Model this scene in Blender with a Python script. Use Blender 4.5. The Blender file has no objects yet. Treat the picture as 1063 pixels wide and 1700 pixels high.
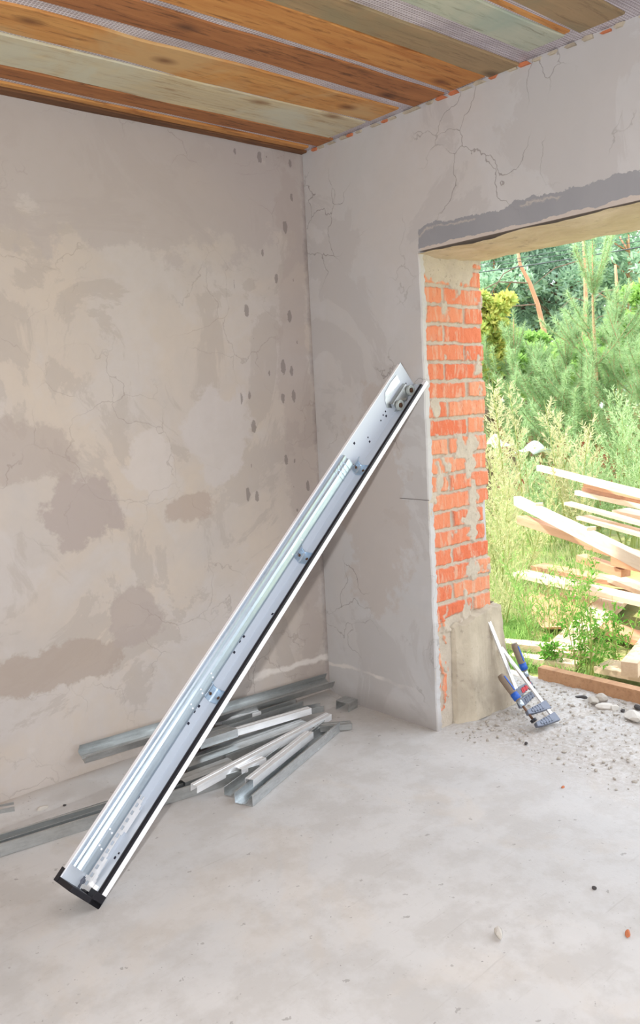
import bpy, math, random
import numpy as np
from mathutils import Vector, Matrix
random.seed(7); RNG = np.random.default_rng(11)
S = bpy.context.scene
COL = S.collection

# ------------------------------------------------------------------ camera, world, sun, flash, exposure
YAW, PIT, ROLL = .8611, -.0893, -.0516
CAM = Vector((-2.5467, -2.9697, 1.3727)); FPX = 1399.6; CX, CY = 531.5, 800.0
FWD = Vector((math.cos(PIT)*math.cos(YAW), math.cos(PIT)*math.sin(YAW), math.sin(PIT)))
_r = Vector((math.sin(YAW), -math.cos(YAW), 0)); _u = _r.cross(FWD)
RGT = _r*math.cos(ROLL)+_u*math.sin(ROLL); UPV = -_r*math.sin(ROLL)+_u*math.cos(ROLL)
cd = bpy.data.cameras.new('camera'); cam = bpy.data.objects.new('camera', cd); COL.objects.link(cam)
cd.sensor_fit = 'VERTICAL'; cd.sensor_height = 36; cd.lens = FPX/1700*36; cd.shift_y = -50/1700
cd.clip_start = .02; cd.clip_end = 300
M3 = Matrix((RGT, UPV, -FWD)).transposed()
cam.matrix_world = Matrix.Translation(CAM) @ M3.to_4x4()
S.camera = cam
S.view_settings.view_transform = 'Standard'; S.view_settings.look = 'None'
S.view_settings.gamma = 1; S.view_settings.use_curve_mapping = False
S.view_settings.exposure = 0.0

W = bpy.data.worlds.new('world'); S.world = W; W.use_nodes = True
wn = W.node_tree; wn.nodes.clear()
wo = wn.nodes.new('ShaderNodeOutputWorld'); bg = wn.nodes.new('ShaderNodeBackground')
tc = wn.nodes.new('ShaderNodeTexCoord'); sx = wn.nodes.new('ShaderNodeSeparateXYZ'); cr = wn.nodes.new('ShaderNodeValToRGB')
wn.links.new(tc.outputs['Generated'], sx.inputs[0]); wn.links.new(sx.outputs['Z'], cr.inputs[0])
cr.color_ramp.elements[0].position = 0.0; cr.color_ramp.elements[0].color = (.93, .965, 1, 1)
cr.color_ramp.elements[1].position = 0.9; cr.color_ramp.elements[1].color = (.80, .89, 1.0, 1)
wn.links.new(cr.outputs[0], bg.inputs['Color']); bg.inputs['Strength'].default_value = 3.2
wn.links.new(bg.outputs[0], wo.inputs[0])

sd = bpy.data.lights.new('sun', 'SUN'); sd.energy = 8.5; sd.angle = math.radians(3); sd.color = (1, .96, .88)
so = bpy.data.objects.new('sun', sd); COL.objects.link(so)
so.rotation_euler = Vector((0.30, -0.62, -1.0)).normalized().to_track_quat('-Z', 'Y').to_euler()

fd = bpy.data.lights.new('camera_flash', 'AREA'); fd.shape = 'RECTANGLE'; fd.size = .05; fd.size_y = .08
fd.energy = 62; fd.color = (1, .98, .96)
fo = bpy.data.objects.new('camera_flash', fd); COL.objects.link(fo)
fpos = CAM - RGT*.14 + UPV*.02 - FWD*.01
fo.matrix_world = Matrix.Translation(fpos) @ Matrix((RGT, UPV, -FWD)).transposed().to_4x4()

# ------------------------------------------------------------------ placement helpers
def ray(u, v): return FWD + RGT*((u-CX)/FPX) - UPV*((v-CY)/FPX)
def on(u, v, ax, val):
    d = ray(u, v); t = (val-CAM[ax])/d[ax]; return CAM + d*t
def G(u, v, z=0.0): return on(u, v, 2, z)
def D(u, v, d): return CAM + ray(u, v)*d

# ------------------------------------------------------------------ object helpers
def new(name, me, mat=None, parent=None, kind=None):
    o = bpy.data.objects.new(name, me); COL.objects.link(o)
    if mat is not None and me is not None:
        for m in (mat if isinstance(mat, (list, tuple)) else [mat]): me.materials.append(m)
    if parent is not None: o.parent = parent
    if kind: o['kind'] = kind
    return o
def tag(o, label, cat, group=None, kind=None):
    o['label'] = label; o['category'] = cat
    if group: o['group'] = group
    if kind: o['kind'] = kind
    return o
def empty(name, label, cat, loc=(0,0,0), group=None):
    o = bpy.data.objects.new(name, None); COL.objects.link(o); o.location = loc; o.empty_display_size = .05
    return tag(o, label, cat, group)

class MB:
    def __init__(s): s.v = []; s.f = []; s.m = []; s.smooth = []
    def add(s, vs, fs, mi=0, smooth=False):
        b = len(s.v); s.v += [tuple(p) for p in vs]; s.f += [tuple(b+i for i in f) for f in fs]
        s.m += [mi]*len(fs); s.smooth += [smooth]*len(fs)
    def box(s, x0, x1, y0, y1, z0, z1, mi=0, T=None):
        vs = [Vector((x, y, z)) for x in (x0, x1) for y in (y0, y1) for z in (z0, z1)]
        if T: vs = [T @ p for p in vs]
        s.add(vs, [(0,1,3,2),(4,6,7,5),(0,4,5,1),(2,3,7,6),(0,2,6,4),(1,5,7,3)], mi)
    def tube(s, pts, r, n=8, mi=0, cap=True, squash=1.0):
        pts = [Vector(p) for p in pts]; rs = r if isinstance(r, (list, tuple)) else [r]*len(pts)
        rings = []
        ref = None
        for i, p in enumerate(pts):
            t = (pts[min(i+1, len(pts)-1)]-pts[max(i-1, 0)]).normalized()
            if ref is None:
                ref = Vector((0,0,1)) if abs(t.z) < .9 else Vector((1,0,0))
            a = t.cross(ref).normalized(); b = a.cross(t).normalized(); ref = b
            rings.append([p + a*math.cos(2*math.pi*k/n)*rs[i] + b*math.sin(2*math.pi*k/n)*rs[i]*squash for k in range(n)])
        vs = [q for rg in rings for q in rg]; fs = []
        for i in range(len(pts)-1):
            for k in range(n):
                fs.append((i*n+k, i*n+(k+1)%n, (i+1)*n+(k+1)%n, (i+1)*n+k))
        if cap: fs += [tuple(range(n-1,-1,-1)), tuple((len(pts)-1)*n+k for k in range(n))]
        s.add(vs, fs, mi, n > 5)
    def sheet(s, sec, x0, x1, th, mi=0, T=None, closed=False, nseg=1, fn=None):
        """bent sheet: polyline sec of (y,z) with thickness th, extruded along x"""
        n = len(sec); off = []
        for i in range(n):
            a = sec[(i-1) % n] if (closed or i) else None; b = sec[i]; c = sec[(i+1) % n] if (closed or i < n-1) else None
            ns = []
            for p, q in ((a, b), (b, c)):
                if p is None or q is None: continue
                dx, dy = q[0]-p[0], q[1]-p[1]; l = math.hypot(dx, dy) or 1; ns.append((-dy/l, dx/l))
            nx = sum(k[0] for k in ns)/len(ns); ny = sum(k[1] for k in ns)/len(ns)
            l2 = max(nx*nx+ny*ny, .3); off.append((b[0]+nx/l2*th, b[1]+ny/l2*th))
        vs = []
        for j in range(nseg+1):
            x = x0+(x1-x0)*j/nseg
            for (y, z) in list(sec)+off:
                p = Vector((x, y, z)); p = fn(p) if fn else p
                vs.append(T @ p if T else p)
        fs = []; m = 2*n; rr = n if closed else n-1
        for j in range(nseg):
            o = j*m; q = (j+1)*m
            for i in range(rr):
                k = (i+1) % n
                fs.append((o+i, o+k, q+k, q+i)); fs.append((o+n+k, o+n+i, q+n+i, q+n+k))
            if not closed:
                fs.append((o, q, q+n, o+n)); fs.append((o+n-1, o+m-1, q+m-1, q+n-1))
        for i in range(rr):
            k = (i+1) % n
            fs.append((i, n+i, n+k, k)); o = nseg*m; fs.append((o+i, o+k, o+n+k, o+n+i))
        s.add(vs, fs, mi)
    def prism(s, poly, h0, h1, mi=0, T=None, axis='z'):
        n = len(poly); vs = []
        for h in (h0, h1):
            for (a, b) in poly:
                p = Vector((a, b, h)) if axis == 'z' else (Vector((a, h, b)) if axis == 'y' else Vector((h, a, b)))
                vs.append(T @ p if T else p)
        fs = [tuple(range(n-1,-1,-1)), tuple(range(n, 2*n))]+[(i, (i+1)%n, n+(i+1)%n, n+i) for i in range(n)]
        s.add(vs, fs, mi)
    def ring(s, c, ax, r0, r1, th, n=24, mi=0):
        """flat washer/wheel round axis ax"""
        c = Vector(c); ax = Vector(ax).normalized(); a = ax.orthogonal().normalized(); b = ax.cross(a)
        vs = []
        for h in (-th/2, th/2):
            for r in (r0, r1):
                for k in range(n):
                    an = 2*math.pi*k/n; vs.append(c+ax*h+a*math.cos(an)*r+b*math.sin(an)*r)
        fs = []
        for k in range(n):
            l = (k+1)%n
            fs += [(k, l, n+l, n+k), (2*n+l, 2*n+k, 3*n+k, 3*n+l), (n+k, n+l, 3*n+l, 3*n+k), (l, k, 2*n+k, 2*n+l)]
        s.add(vs, fs, mi)
    def build(s, name, mat, parent=None, kind=None, bevel=0, recalc=True):
        me = bpy.data.meshes.new(name); me.from_pydata(s.v, [], s.f)
        me.polygons.foreach_set('material_index', s.m); me.polygons.foreach_set('use_smooth', s.smooth)
        me.validate(); 
        o = new(name, me, mat, parent, kind)
        if recalc:
            import bmesh
            bm = bmesh.new(); bm.from_mesh(me); bmesh.ops.recalc_face_normals(bm, faces=bm.faces); bm.to_mesh(me); bm.free()
        if bevel:
            md = o.modifiers.new('bevel', 'BEVEL'); md.width = bevel; md.segments = 2; md.limit_method = 'ANGLE'
        return o

def npmesh(name, V, F, mats, parent=None, mi=None, smooth=False):
    """fast mesh out of numpy arrays, F all of the same corner count"""
    V = np.asarray(V, np.float32).reshape(-1, 3); F = np.asarray(F, np.int32); k = F.shape[1]
    me = bpy.data.meshes.new(name); me.vertices.add(len(V)); me.vertices.foreach_set('co', V.ravel())
    me.loops.add(F.size); me.loops.foreach_set('vertex_index', F.ravel())
    me.polygons.add(len(F)); me.polygons.foreach_set('loop_start', np.arange(len(F), dtype=np.int32)*k)
    me.polygons.foreach_set('loop_total', np.full(len(F), k, np.int32))
    if mi is not None: me.polygons.foreach_set('material_index', np.asarray(mi, np.int32))
    me.polygons.foreach_set('use_smooth', np.full(len(F), smooth))
    me.update(calc_edges=True)
    return new(name, me, mats, parent)

def vnoise(x, y, seed=0):
    xi = np.floor(x).astype(np.int64); yi = np.floor(y).astype(np.int64); fx = x-xi; fy = y-yi
    fx = fx*fx*(3-2*fx); fy = fy*fy*(3-2*fy)
    def h(a, b):
        n = (a*374761393 + b*668265263 + seed*974711) & 0x7fffffff
        n = ((n ^ (n >> 13))*1274126177) & 0x7fffffff
        return ((n ^ (n >> 16)) & 0xffff)/65535.0
    return (h(xi,yi)*(1-fx)+h(xi+1,yi)*fx)*(1-fy)+(h(xi,yi+1)*(1-fx)+h(xi+1,yi+1)*fx)*fy
def fbm(x, y, oct=4, seed=0):
    s = 0; a = .5
    for i in range(oct): s = s + a*vnoise(x*2**i, y*2**i, seed+i); a *= .5
    return s/(1-.5**oct)

# ------------------------------------------------------------------ materials
class NT:
    def __init__(s, name):
        s.m = bpy.data.materials.new(name); s.m.use_nodes = True; s.t = s.m.node_tree; s.b = s.t.nodes['Principled BSDF']
        s.out = s.t.nodes['Material Output']
    def n(s, typ, **kw):
        nd = s.t.nodes.new('ShaderNode'+typ)
        for k, v in kw.items():
            if hasattr(nd, k) and k not in nd.inputs: setattr(nd, k, v)
            else: nd.inputs[k].default_value = v
        return nd
    def l(s, a, b): s.t.links.new(a, b)
    def coord(s, scale=(1,1,1), loc=(0,0,0), rot=(0,0,0), out='Object'):
        t = s.n('TexCoord'); mp = s.n('Mapping'); mp.inputs['Scale'].default_value = scale
        mp.inputs['Location'].default_value = loc; mp.inputs['Rotation'].default_value = rot
        s.l(t.outputs[out], mp.inputs[0]); return mp.outputs[0]
    def noise(s, vec, scale, detail=4, rough=.55, dist=0):
        nd = s.n('TexNoise'); nd.inputs['Scale'].default_value = scale; nd.inputs['Detail'].default_value = detail
        nd.inputs['Roughness'].default_value = rough; nd.inputs['Distortion'].default_value = dist
        s.l(vec, nd.inputs['Vector']); return nd.outputs[0]
    def ramp(s, fac, stops, interp='LINEAR'):
        r = s.n('ValToRGB'); r.color_ramp.interpolation = interp; e = r.color_ramp.elements
        while len(e) < len(stops): e.new(.5)
        for i, (p, c) in enumerate(stops):
            e[i].position = p; e[i].color = (c, c, c, 1) if not isinstance(c, (tuple, list)) else (*c[:3], 1)
        s.l(fac, r.inputs[0]); return r.outputs[0]
    def math(s, op, a, b=None, clamp=False):
        nd = s.n('Math'); nd.operation = op; nd.use_clamp = clamp
        for i, x in enumerate((a, b)):
            if x is None: continue
            if isinstance(x, (int, float)): nd.inputs[i].default_value = x
            else: s.l(x, nd.inputs[i])
        return nd.outputs[0]
    def mix(s, fac, a, b, mode='MIX'):
        nd = s.n('Mix'); nd.data_type = 'RGBA'; nd.blend_type = mode
        for i, x in ((0, fac), (6, a), (7, b)):
            if isinstance(x, (int, float)): nd.inputs[i].default_value = x
            elif isinstance(x, tuple): nd.inputs[i].default_value = (*x[:3], 1)
            else: s.l(x, nd.inputs[i])
        return nd.outputs[2]
    def bump(s, h, strength=.3, dist=.01):
        nd = s.n('Bump'); nd.inputs['Strength'].default_value = strength; nd.inputs['Distance'].default_value = dist
        s.l(h, nd.inputs['Height']); s.l(nd.outputs[0], s.b.inputs['Normal'])
    def sep(s, vec):
        nd = s.n('SeparateXYZ'); s.l(vec, nd.inputs[0]); return nd.outputs
    def fin(s, col=None, rough=None, metal=None):
        for k, x in (('Base Color', col), ('Roughness', rough), ('Metallic', metal)):
            if x is None: continue
            if isinstance(x, (int, float)): s.b.inputs[k].default_value = x
            elif isinstance(x, tuple): s.b.inputs[k].default_value = (*x[:3], 1)
            else: s.l(x, s.b.inputs[k])
        return s.m
def srgb(r, g, b):
    f = lambda c: (c/255/12.92) if c/255 <= .04045 else ((c/255+.055)/1.055)**2.4
    return (f(r), f(g), f(b))

def plaster(name, base, warm, light, dark, blobs=(), axes=('X','Z'), line=None, seed=0, spots=False, band=None):
    t = NT(name); c = t.coord(loc=(seed, seed*1.7, 0)); raw = t.coord(); xyz = t.sep(raw)
    n1 = t.noise(c, 1.1, 6, .62, .6); n2 = t.noise(c, 3.1, 8, .6, .4); n3 = t.noise(c, 22, 4, .6)
    col = t.mix(t.ramp(n1, [(.40, 0), (.58, 1)]), base, warm)
    col = t.mix(t.ramp(n2, [(.50, 0), (.60, .55), (.63, .35), (.8, .6)]), col, light)
    col = t.mix(t.math('MULTIPLY', t.ramp(t.noise(c, 1.9, 7, .65, 1.2), [(.53, 0), (.56, 1)]), .55), col, dark)
    dn = t.noise(c, 5.5, 6, .65)
    for (bu, bv, ru, rv, cc, a) in blobs:
        du = t.math('DIVIDE', t.math('SUBTRACT', xyz[axes[0]], bu), ru); dv = t.math('DIVIDE', t.math('SUBTRACT', xyz['Z'], bv), rv)
        d = t.math('SQRT', t.math('ADD', t.math('MULTIPLY', du, du), t.math('MULTIPLY', dv, dv)))
        d = t.math('ADD', d, t.math('MULTIPLY', t.math('SUBTRACT', dn, .5), 2.2))
        col = t.mix(t.math('MULTIPLY', t.ramp(d, [(.85, 1), (1.05, 0)]), a), col, cc)
    if line:                      # pale salt line near the floor
        z0, amp, w, u0, u1 = line
        wav = t.math('MULTIPLY', t.math('SUBTRACT', t.noise(c, 2.6, 5, .6), .5), amp)
        d = t.math('ABSOLUTE', t.math('SUBTRACT', t.math('SUBTRACT', xyz['Z'], z0), wav))
        wv = t.math('MULTIPLY', t.noise(c, 9, 6, .7), w*1.8)
        m = t.math('SUBTRACT', 1.0, t.math('DIVIDE', d, wv), True)
        m = t.math('MULTIPLY', t.ramp(m, [(.05, 0), (.6, .7)]), t.ramp(t.noise(c, 2.4, 3), [(.47, 0), (.56, 1)]))
        col = t.mix(m, col, srgb(226, 220, 214))
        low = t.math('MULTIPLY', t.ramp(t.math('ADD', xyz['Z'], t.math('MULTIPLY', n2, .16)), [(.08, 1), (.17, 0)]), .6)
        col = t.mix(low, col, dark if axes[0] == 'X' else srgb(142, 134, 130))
    # fine mottling
    col = t.mix(t.math('MULTIPLY', t.ramp(n3, [(.3, 1), (.6, 0)]), .14), col, dark)
    # hairline cracks
    cv = t.n('VectorMath'); cv.operation = 'ADD'
    nv = t.n('TexNoise'); nv.inputs['Scale'].default_value = 3.5; nv.inputs['Detail'].default_value = 5; t.l(c, nv.inputs['Vector'])
    sc = t.n('VectorMath'); sc.operation = 'SCALE'; sc.inputs['Scale'].default_value = .42; t.l(nv.outputs[1], sc.inputs[0])
    t.l(c, cv.inputs[0]); t.l(sc.outputs[0], cv.inputs[1])
    vo = t.n('TexVoronoi'); vo.feature = 'DISTANCE_TO_EDGE'; vo.inputs['Scale'].default_value = 3.6; t.l(cv.outputs[0], vo.inputs['Vector'])
    ck = t.math('MULTIPLY', t.ramp(vo.outputs[0], [(.003, 1), (.0085, 0)]), t.ramp(t.noise(c, 2.2, 3), [(.47, 0), (.6, .75)]))
    if axes[0] == 'Y': col = t.mix(t.math('MULTIPLY', ck, .7), col, srgb(95, 82, 76))
    else: col = t.mix(t.math('MULTIPLY', ck, .35), col, srgb(110, 95, 85))
    if spots:
        sv = t.n('CombineXYZ'); t.l(xyz['X'], sv.inputs[0]); t.l(t.math('MULTIPLY', xyz['Z'], .45), sv.inputs[1])
        v2 = t.n('TexVoronoi'); v2.voronoi_dimensions = '2D'; v2.inputs['Scale'].default_value = 17; t.l(sv.outputs[0], v2.inputs['Vector'])
        rr = t.sep(v2.outputs['Color'])
        dd = t.math('ADD', v2.outputs['Distance'], t.math('MULTIPLY', t.noise(c, 60, 3, .7), .30))
        sm = t.math('MULTIPLY', t.math('LESS_THAN', dd, t.math('MULTIPLY', rr[0], .40)), t.math('GREATER_THAN', rr[1], .5))
        reg = t.math('MULTIPLY', t.ramp(xyz['X'], [(.0, 0), (.5, 1)]) if False else t.math('GREATER_THAN', xyz['X'], -.42), t.math('LESS_THAN', xyz['X'], -.05))
        reg = t.math('MULTIPLY', reg, t.math('GREATER_THAN', xyz['Z'], .9))
        col = t.mix(t.math('MULTIPLY', t.math('MULTIPLY', sm, reg), .6), col, srgb(110, 102, 100))
        # darker line with grime along the inside corner
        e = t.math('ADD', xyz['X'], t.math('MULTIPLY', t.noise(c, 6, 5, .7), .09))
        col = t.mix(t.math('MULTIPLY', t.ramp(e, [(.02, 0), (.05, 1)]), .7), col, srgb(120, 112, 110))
    if band:                      # darker fresh mortar band over the opening
        zt, zb = band
        e1 = t.math('ADD', xyz['Z'], t.math('MULTIPLY', t.math('SUBTRACT', t.noise(c, 7, 6, .7), .5), .11))
        e2 = t.math('ADD', xyz['Z'], t.math('MULTIPLY', t.math('SUBTRACT', t.noise(c, 9, 5, .6), .5), .05))
        yy = t.math('ADD', xyz['Y'], t.math('MULTIPLY', t.math('SUBTRACT', t.noise(c, 12, 4, .6), .5), .03))
        m = t.math('MULTIPLY', t.math('LESS_THAN', e1, zt), t.math('GREATER_THAN', e2, zb))
        m = t.math('MULTIPLY', m, t.math('LESS_THAN', yy, -.675))
        gcol = t.mix(n2, srgb(132, 134, 140), srgb(162, 161, 164))
        crk = t.math('ADD', t.math('MULTIPLY', t.ramp(t.noise(c, 3.1, 3), [(.45, 0), (.55, 1)]), .02), t.math('ABSOLUTE', t.math('SUBTRACT', e1, (zt+zb)/2+.02)))
        gcol = t.mix(t.math('MULTIPLY', t.ramp(crk, [(.0, 1), (.006, 0)]), .6), gcol, srgb(200, 188, 178))
        col = t.mix(m, col, gcol)
        m2 = t.math('MULTIPLY', t.math('MULTIPLY', t.math('LESS_THAN', e2, zb), t.math('GREATER_THAN', xyz['Z'], 1.9)), t.math('LESS_THAN', yy, -.69))
        col = t.mix(t.math('MULTIPLY', m2, .7), col, srgb(196, 182, 170))
    h = t.math('ADD', t.math('MULTIPLY', n2, .8), t.math('ADD', t.math('MULTIPLY', n3, .25), t.math('MULTIPLY', ck, -.6)))
    t.bump(h, .35, .006)
    return t.fin(col, .92)

GREY = srgb(176, 168, 164)
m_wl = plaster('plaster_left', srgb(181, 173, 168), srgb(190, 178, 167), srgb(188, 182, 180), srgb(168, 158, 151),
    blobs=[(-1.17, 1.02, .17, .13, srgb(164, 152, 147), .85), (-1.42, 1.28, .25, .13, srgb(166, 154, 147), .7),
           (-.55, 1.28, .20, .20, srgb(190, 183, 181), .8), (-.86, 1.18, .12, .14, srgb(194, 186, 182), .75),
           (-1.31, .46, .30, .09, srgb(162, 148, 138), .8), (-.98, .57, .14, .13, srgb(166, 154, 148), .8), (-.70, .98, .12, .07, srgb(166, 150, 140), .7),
           (-.9, 2.35, 1.5, .35, srgb(172, 163, 160), .75), (-.1, 1.2, .10, 1.5, srgb(168, 156, 150), .5)],  # first one: greyer sky light on the wall top, painted into the plaster
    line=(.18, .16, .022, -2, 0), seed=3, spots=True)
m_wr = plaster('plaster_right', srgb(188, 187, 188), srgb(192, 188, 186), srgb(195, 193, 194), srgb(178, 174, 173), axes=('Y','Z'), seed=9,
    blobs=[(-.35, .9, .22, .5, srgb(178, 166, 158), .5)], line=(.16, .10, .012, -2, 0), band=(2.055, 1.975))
def m_soffit():
    t = NT('soffit_plaster'); c = t.coord(); n = t.noise(c, 6, 6, .65, .8); n2 = t.noise(c, 30, 4)
    col = t.mix(t.ramp(n, [(.35, 0), (.65, 1)]), srgb(190, 170, 144), srgb(208, 190, 168))
    col = t.mix(t.ramp(t.noise(c, 14, 5, .7), [(.58, 0), (.68, .5)]), col, srgb(140, 124, 112))
    t.bump(t.math('ADD', n, t.math('MULTIPLY', n2, .4)), .6, .01); return t.fin(col, .95)
m_sof = m_soffit()
def m_floor():
    t = NT('concrete_floor'); c = t.coord(); xyz = t.sep(c)
    n1 = t.noise(c, 1.3, 6, .6, .5); n2 = t.noise(c, 6, 7, .65); n3 = t.noise(c, 45, 5, .7); n4 = t.noise(c, 160, 2)
    col = t.mix(t.ramp(n1, [(.38, 0), (.62, 1)]), srgb(195, 193, 192), srgb(205, 202, 200))
    col = t.mix(t.math('MULTIPLY', t.ramp(n2, [(.42, 1), (.55, 0)]), .35), col, srgb(172, 166, 160))
    col = t.mix(t.math('MULTIPLY', t.ramp(t.noise(c, 2.4, 5, .6, .8), [(.56, 0), (.64, 1)]), .14), col, srgb(208, 190, 168))
    col = t.mix(t.math('MULTIPLY', t.ramp(n3, [(.62, 0), (.72, 1)]), .35), col, srgb(130, 125, 120))
    sp = t.math('GREATER_THAN', t.noise(c, 70, 2), .765); col = t.mix(t.math('MULTIPLY', sp, .6), col, srgb(90, 86, 84))
    scr = t.noise(t.coord(scale=(1, 14, 1), rot=(0, 0, .6)), 5, 6, .7, .5); col = t.mix(t.math('MULTIPLY', t.ramp(scr, [(.60, 0), (.70, 1)]), .28), col, srgb(160, 154, 148))
    dsp = t.math('MULTIPLY', t.math('GREATER_THAN', t.noise(c, 28, 3, .6), .69), .5); col = t.mix(dsp, col, srgb(128, 122, 118))
    rub = t.math('ADD', xyz['X'], t.math('MULTIPLY', n2, .45)); rub = t.ramp(rub, [(.12, 0), (.42, 1)])
    col = t.mix(t.math('MULTIPLY', rub, t.ramp(n3, [(.4, .75), (.6, .1)])), col, srgb(164, 154, 144))
    # earth dust along the foot of the plastered walls
    w = t.math('ADD', xyz['Y'], t.math('MULTIPLY', n2, .16)); col = t.mix(t.math('MULTIPLY', t.ramp(w, [(.03, 0), (.10, .7)]), t.math('LESS_THAN', xyz['X'], .1)), col, srgb(168, 154, 142))
    hh = t.math('ADD', t.math('MULTIPLY', n2, .5), t.math('MULTIPLY', n3, t.math('ADD', .12, t.math('MULTIPLY', rub, .9))))
    t.bump(t.math('ADD', hh, t.math('MULTIPLY', n4, .03)), .45, .012)
    return t.fin(col, .88)
m_fl = m_floor()

def wood(name, a, b, c_knot, dark=.3, sc=1.0, ax='X', rough=.75, stain=None, knots=True):
    t = NT(name); tx = t.n('TexCoord'); oi = t.n('ObjectInfo')
    ad = t.n('VectorMath'); ad.operation = 'ADD'; mlt = t.n('VectorMath'); mlt.operation = 'SCALE'; mlt.inputs[0].default_value = (13.7, 7.1, 3.3)
    t.l(oi.outputs['Random'], mlt.inputs['Scale']); t.l(tx.outputs['Object'], ad.inputs[0]); t.l(mlt.outputs[0], ad.inputs[1])
    s3 = {'X': (1, 9, 9), 'Y': (9, 1, 9), 'Z': (9, 9, 1)}[ax]
    mp = t.n('Mapping'); mp.inputs['Scale'].default_value = s3; t.l(ad.outputs[0], mp.inputs[0]); v = mp.outputs[0]
    g = t.noise(v, 1.6*sc, 6, .65, 1.3); g2 = t.noise(v, 7*sc, 5, .7, .4)
    col = t.mix(t.ramp(g, [(.3, 0), (.7, 1)]), a, b)
    col = t.mix(t.math('MULTIPLY', t.ramp(g2, [(.52, 0), (.68, 1)]), dark), col, c_knot)
    big = t.noise(ad.outputs[0], 2.6, 4, .6, .5)
    if stain: col = t.mix(t.math('MULTIPLY', t.ramp(big, [(.46, 0), (.6, 1)]), .8), col, stain)
    h = g2
    if knots:
        kp = t.n('Mapping'); kp.inputs['Scale'].default_value = {'X': (.55, 1, 0), 'Y': (1, .55, 0), 'Z': (1, 0, .55)}[ax]; t.l(ad.outputs[0], kp.inputs[0])
        vo = t.n('TexVoronoi'); vo.voronoi_dimensions = '2D'; vo.inputs['Scale'].default_value = 4.2; t.l(kp.outputs[0], vo.inputs['Vector'])
        kd = t.math('ADD', vo.outputs['Distance'], t.math('MULTIPLY', g, .05))
        on_ = t.math('GREATER_THAN', t.sep(vo.outputs['Color'])[0], .45)
        col = t.mix(t.math('MULTIPLY', t.ramp(kd, [(.05, 1), (.16, 0)]), t.math('MULTIPLY', on_, .75)), col, c_knot)
    t.bump(h, .3, .003)
    return t.fin(col, rough)
w_or = wood('wood_orange', srgb(196, 142, 80), srgb(168, 106, 52), srgb(96, 48, 22), .75)
w_or2 = wood('wood_amber', srgb(200, 148, 86), srgb(176, 118, 62), srgb(98, 56, 28), .65, stain=srgb(190, 156, 110))
w_br = wood('wood_brown', srgb(170, 112, 66), srgb(136, 84, 48), srgb(66, 38, 24), .8)
w_pa = wood('wood_pale', srgb(204, 188, 152), srgb(180, 166, 140), srgb(130, 92, 58), .6, stain=srgb(192, 190, 172))
w_gn = wood('wood_green_grey', srgb(164, 170, 154), srgb(184, 184, 164), srgb(104, 100, 78), .6, stain=srgb(152, 166, 152))
w_gr = wood('wood_grey_brown', srgb(158, 132, 98), srgb(138, 118, 88), srgb(82, 62, 44), .45, stain=srgb(130, 122, 96))
w_dk = wood('wood_dark_bark', srgb(120, 78, 46), srgb(80, 50, 30), srgb(40, 24, 16), .6)
w_lu = wood('wood_lumber', srgb(222, 200, 176), srgb(206, 178, 150), srgb(160, 118, 88), .25, knots=False)
w_lu2 = wood('wood_lumber_brown', srgb(196, 150, 116), srgb(180, 132, 100), srgb(130, 86, 60), .3, knots=False)
w_th = wood('wood_threshold', srgb(190, 148, 112), srgb(168, 124, 90), srgb(104, 70, 50), .35, ax='Y')

def m_mesh():
    t = NT('vapour_film'); c = t.coord(); 
    br = t.n('TexBrick'); br.offset = 0; br.inputs['Scale'].default_value = 1; br.inputs['Brick Width'].default_value = .011; br.inputs['Row Height'].default_value = .011
    br.inputs['Mortar Size'].default_value = .0018; br.inputs['Color1'].default_value = (*srgb(148, 138, 142), 1); br.inputs['Color2'].default_value = (*srgb(160, 150, 152), 1); br.inputs['Mortar'].default_value = (*srgb(205, 198, 204), 1)
    t.l(c, br.inputs['Vector'])
    n = t.noise(c, 5, 5, .6); t.bump(t.noise(t.coord(scale=(.6, 5, 1)), 4, 4), .5, .02)
    return t.fin(t.mix(t.math('MULTIPLY', t.ramp(n, [(.4, 0), (.7, 1)]), .4), br.outputs[0], srgb(96, 84, 96)), .45)
m_film = m_mesh()
def m_galv(name, base=(.70, .74, .76), rough=.24, dull=.68, metal=.88):
    t = NT(name); c = t.coord(); v = t.n('TexVoronoi'); v.inputs['Scale'].default_value = 90; t.l(c, v.inputs['Vector'])
    n = t.noise(t.coord(scale=(1, 6, 6)), 9, 5, .6)
    col = t.mix(t.ramp(n, [(.35, 0), (.7, 1)]), base, tuple(x*dull for x in base))
    col = t.mix(t.math('MULTIPLY', t.sep(v.outputs['Color'])[0], .18), col, tuple(min(1, x*1.25) for x in base))
    t.bump(t.noise(t.coord(scale=(1, 3, 3)), 6, 3), .12, .004)
    return t.fin(col, t.ramp(n, [(.3, rough), (.7, rough+.14)]), metal)
m_gal = m_galv('galvanised_steel'); m_gal2 = m_galv('galvanised_dull', (.56, .58, .58), .30, .72)
m_zinc = m_galv('zinc_bright', (.60, .72, .84), .30, .8, .82)
m_glare = m_galv('zinc_flash_glare', (.95, .96, .98), .3, .80, .40)  # white flash glare on the steel, put into the base colour
m_alu = m_galv('aluminium_bar', (.84, .84, .87), .3, .85)
def simple(name, col, rough=.5, metal=0, nz=.0, nscale=20):
    t = NT(name)
    if nz:
        n = t.noise(t.coord(), nscale, 4); c2 = tuple(x*(1-nz) for x in col); return t.fin(t.mix(n, col, c2), rough, metal)
    return t.fin(col, rough, metal)
m_white = simple('white_enamel', srgb(200, 209, 221), .30, 0, .05, 4)
m_whiteedge = simple('white_edge', srgb(242, 242, 248), .3)
m_black = simple('black_rubber', (.006, .006, .011), .42)
m_hole = simple('dark_hole', (.012, .012, .03), .8)
m_rod = simple('rusty_screw', srgb(120, 90, 70), .5, .6, .3)
m_pul = simple('pulley_plastic', srgb(178, 186, 184), .35, 0, .15)
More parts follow.
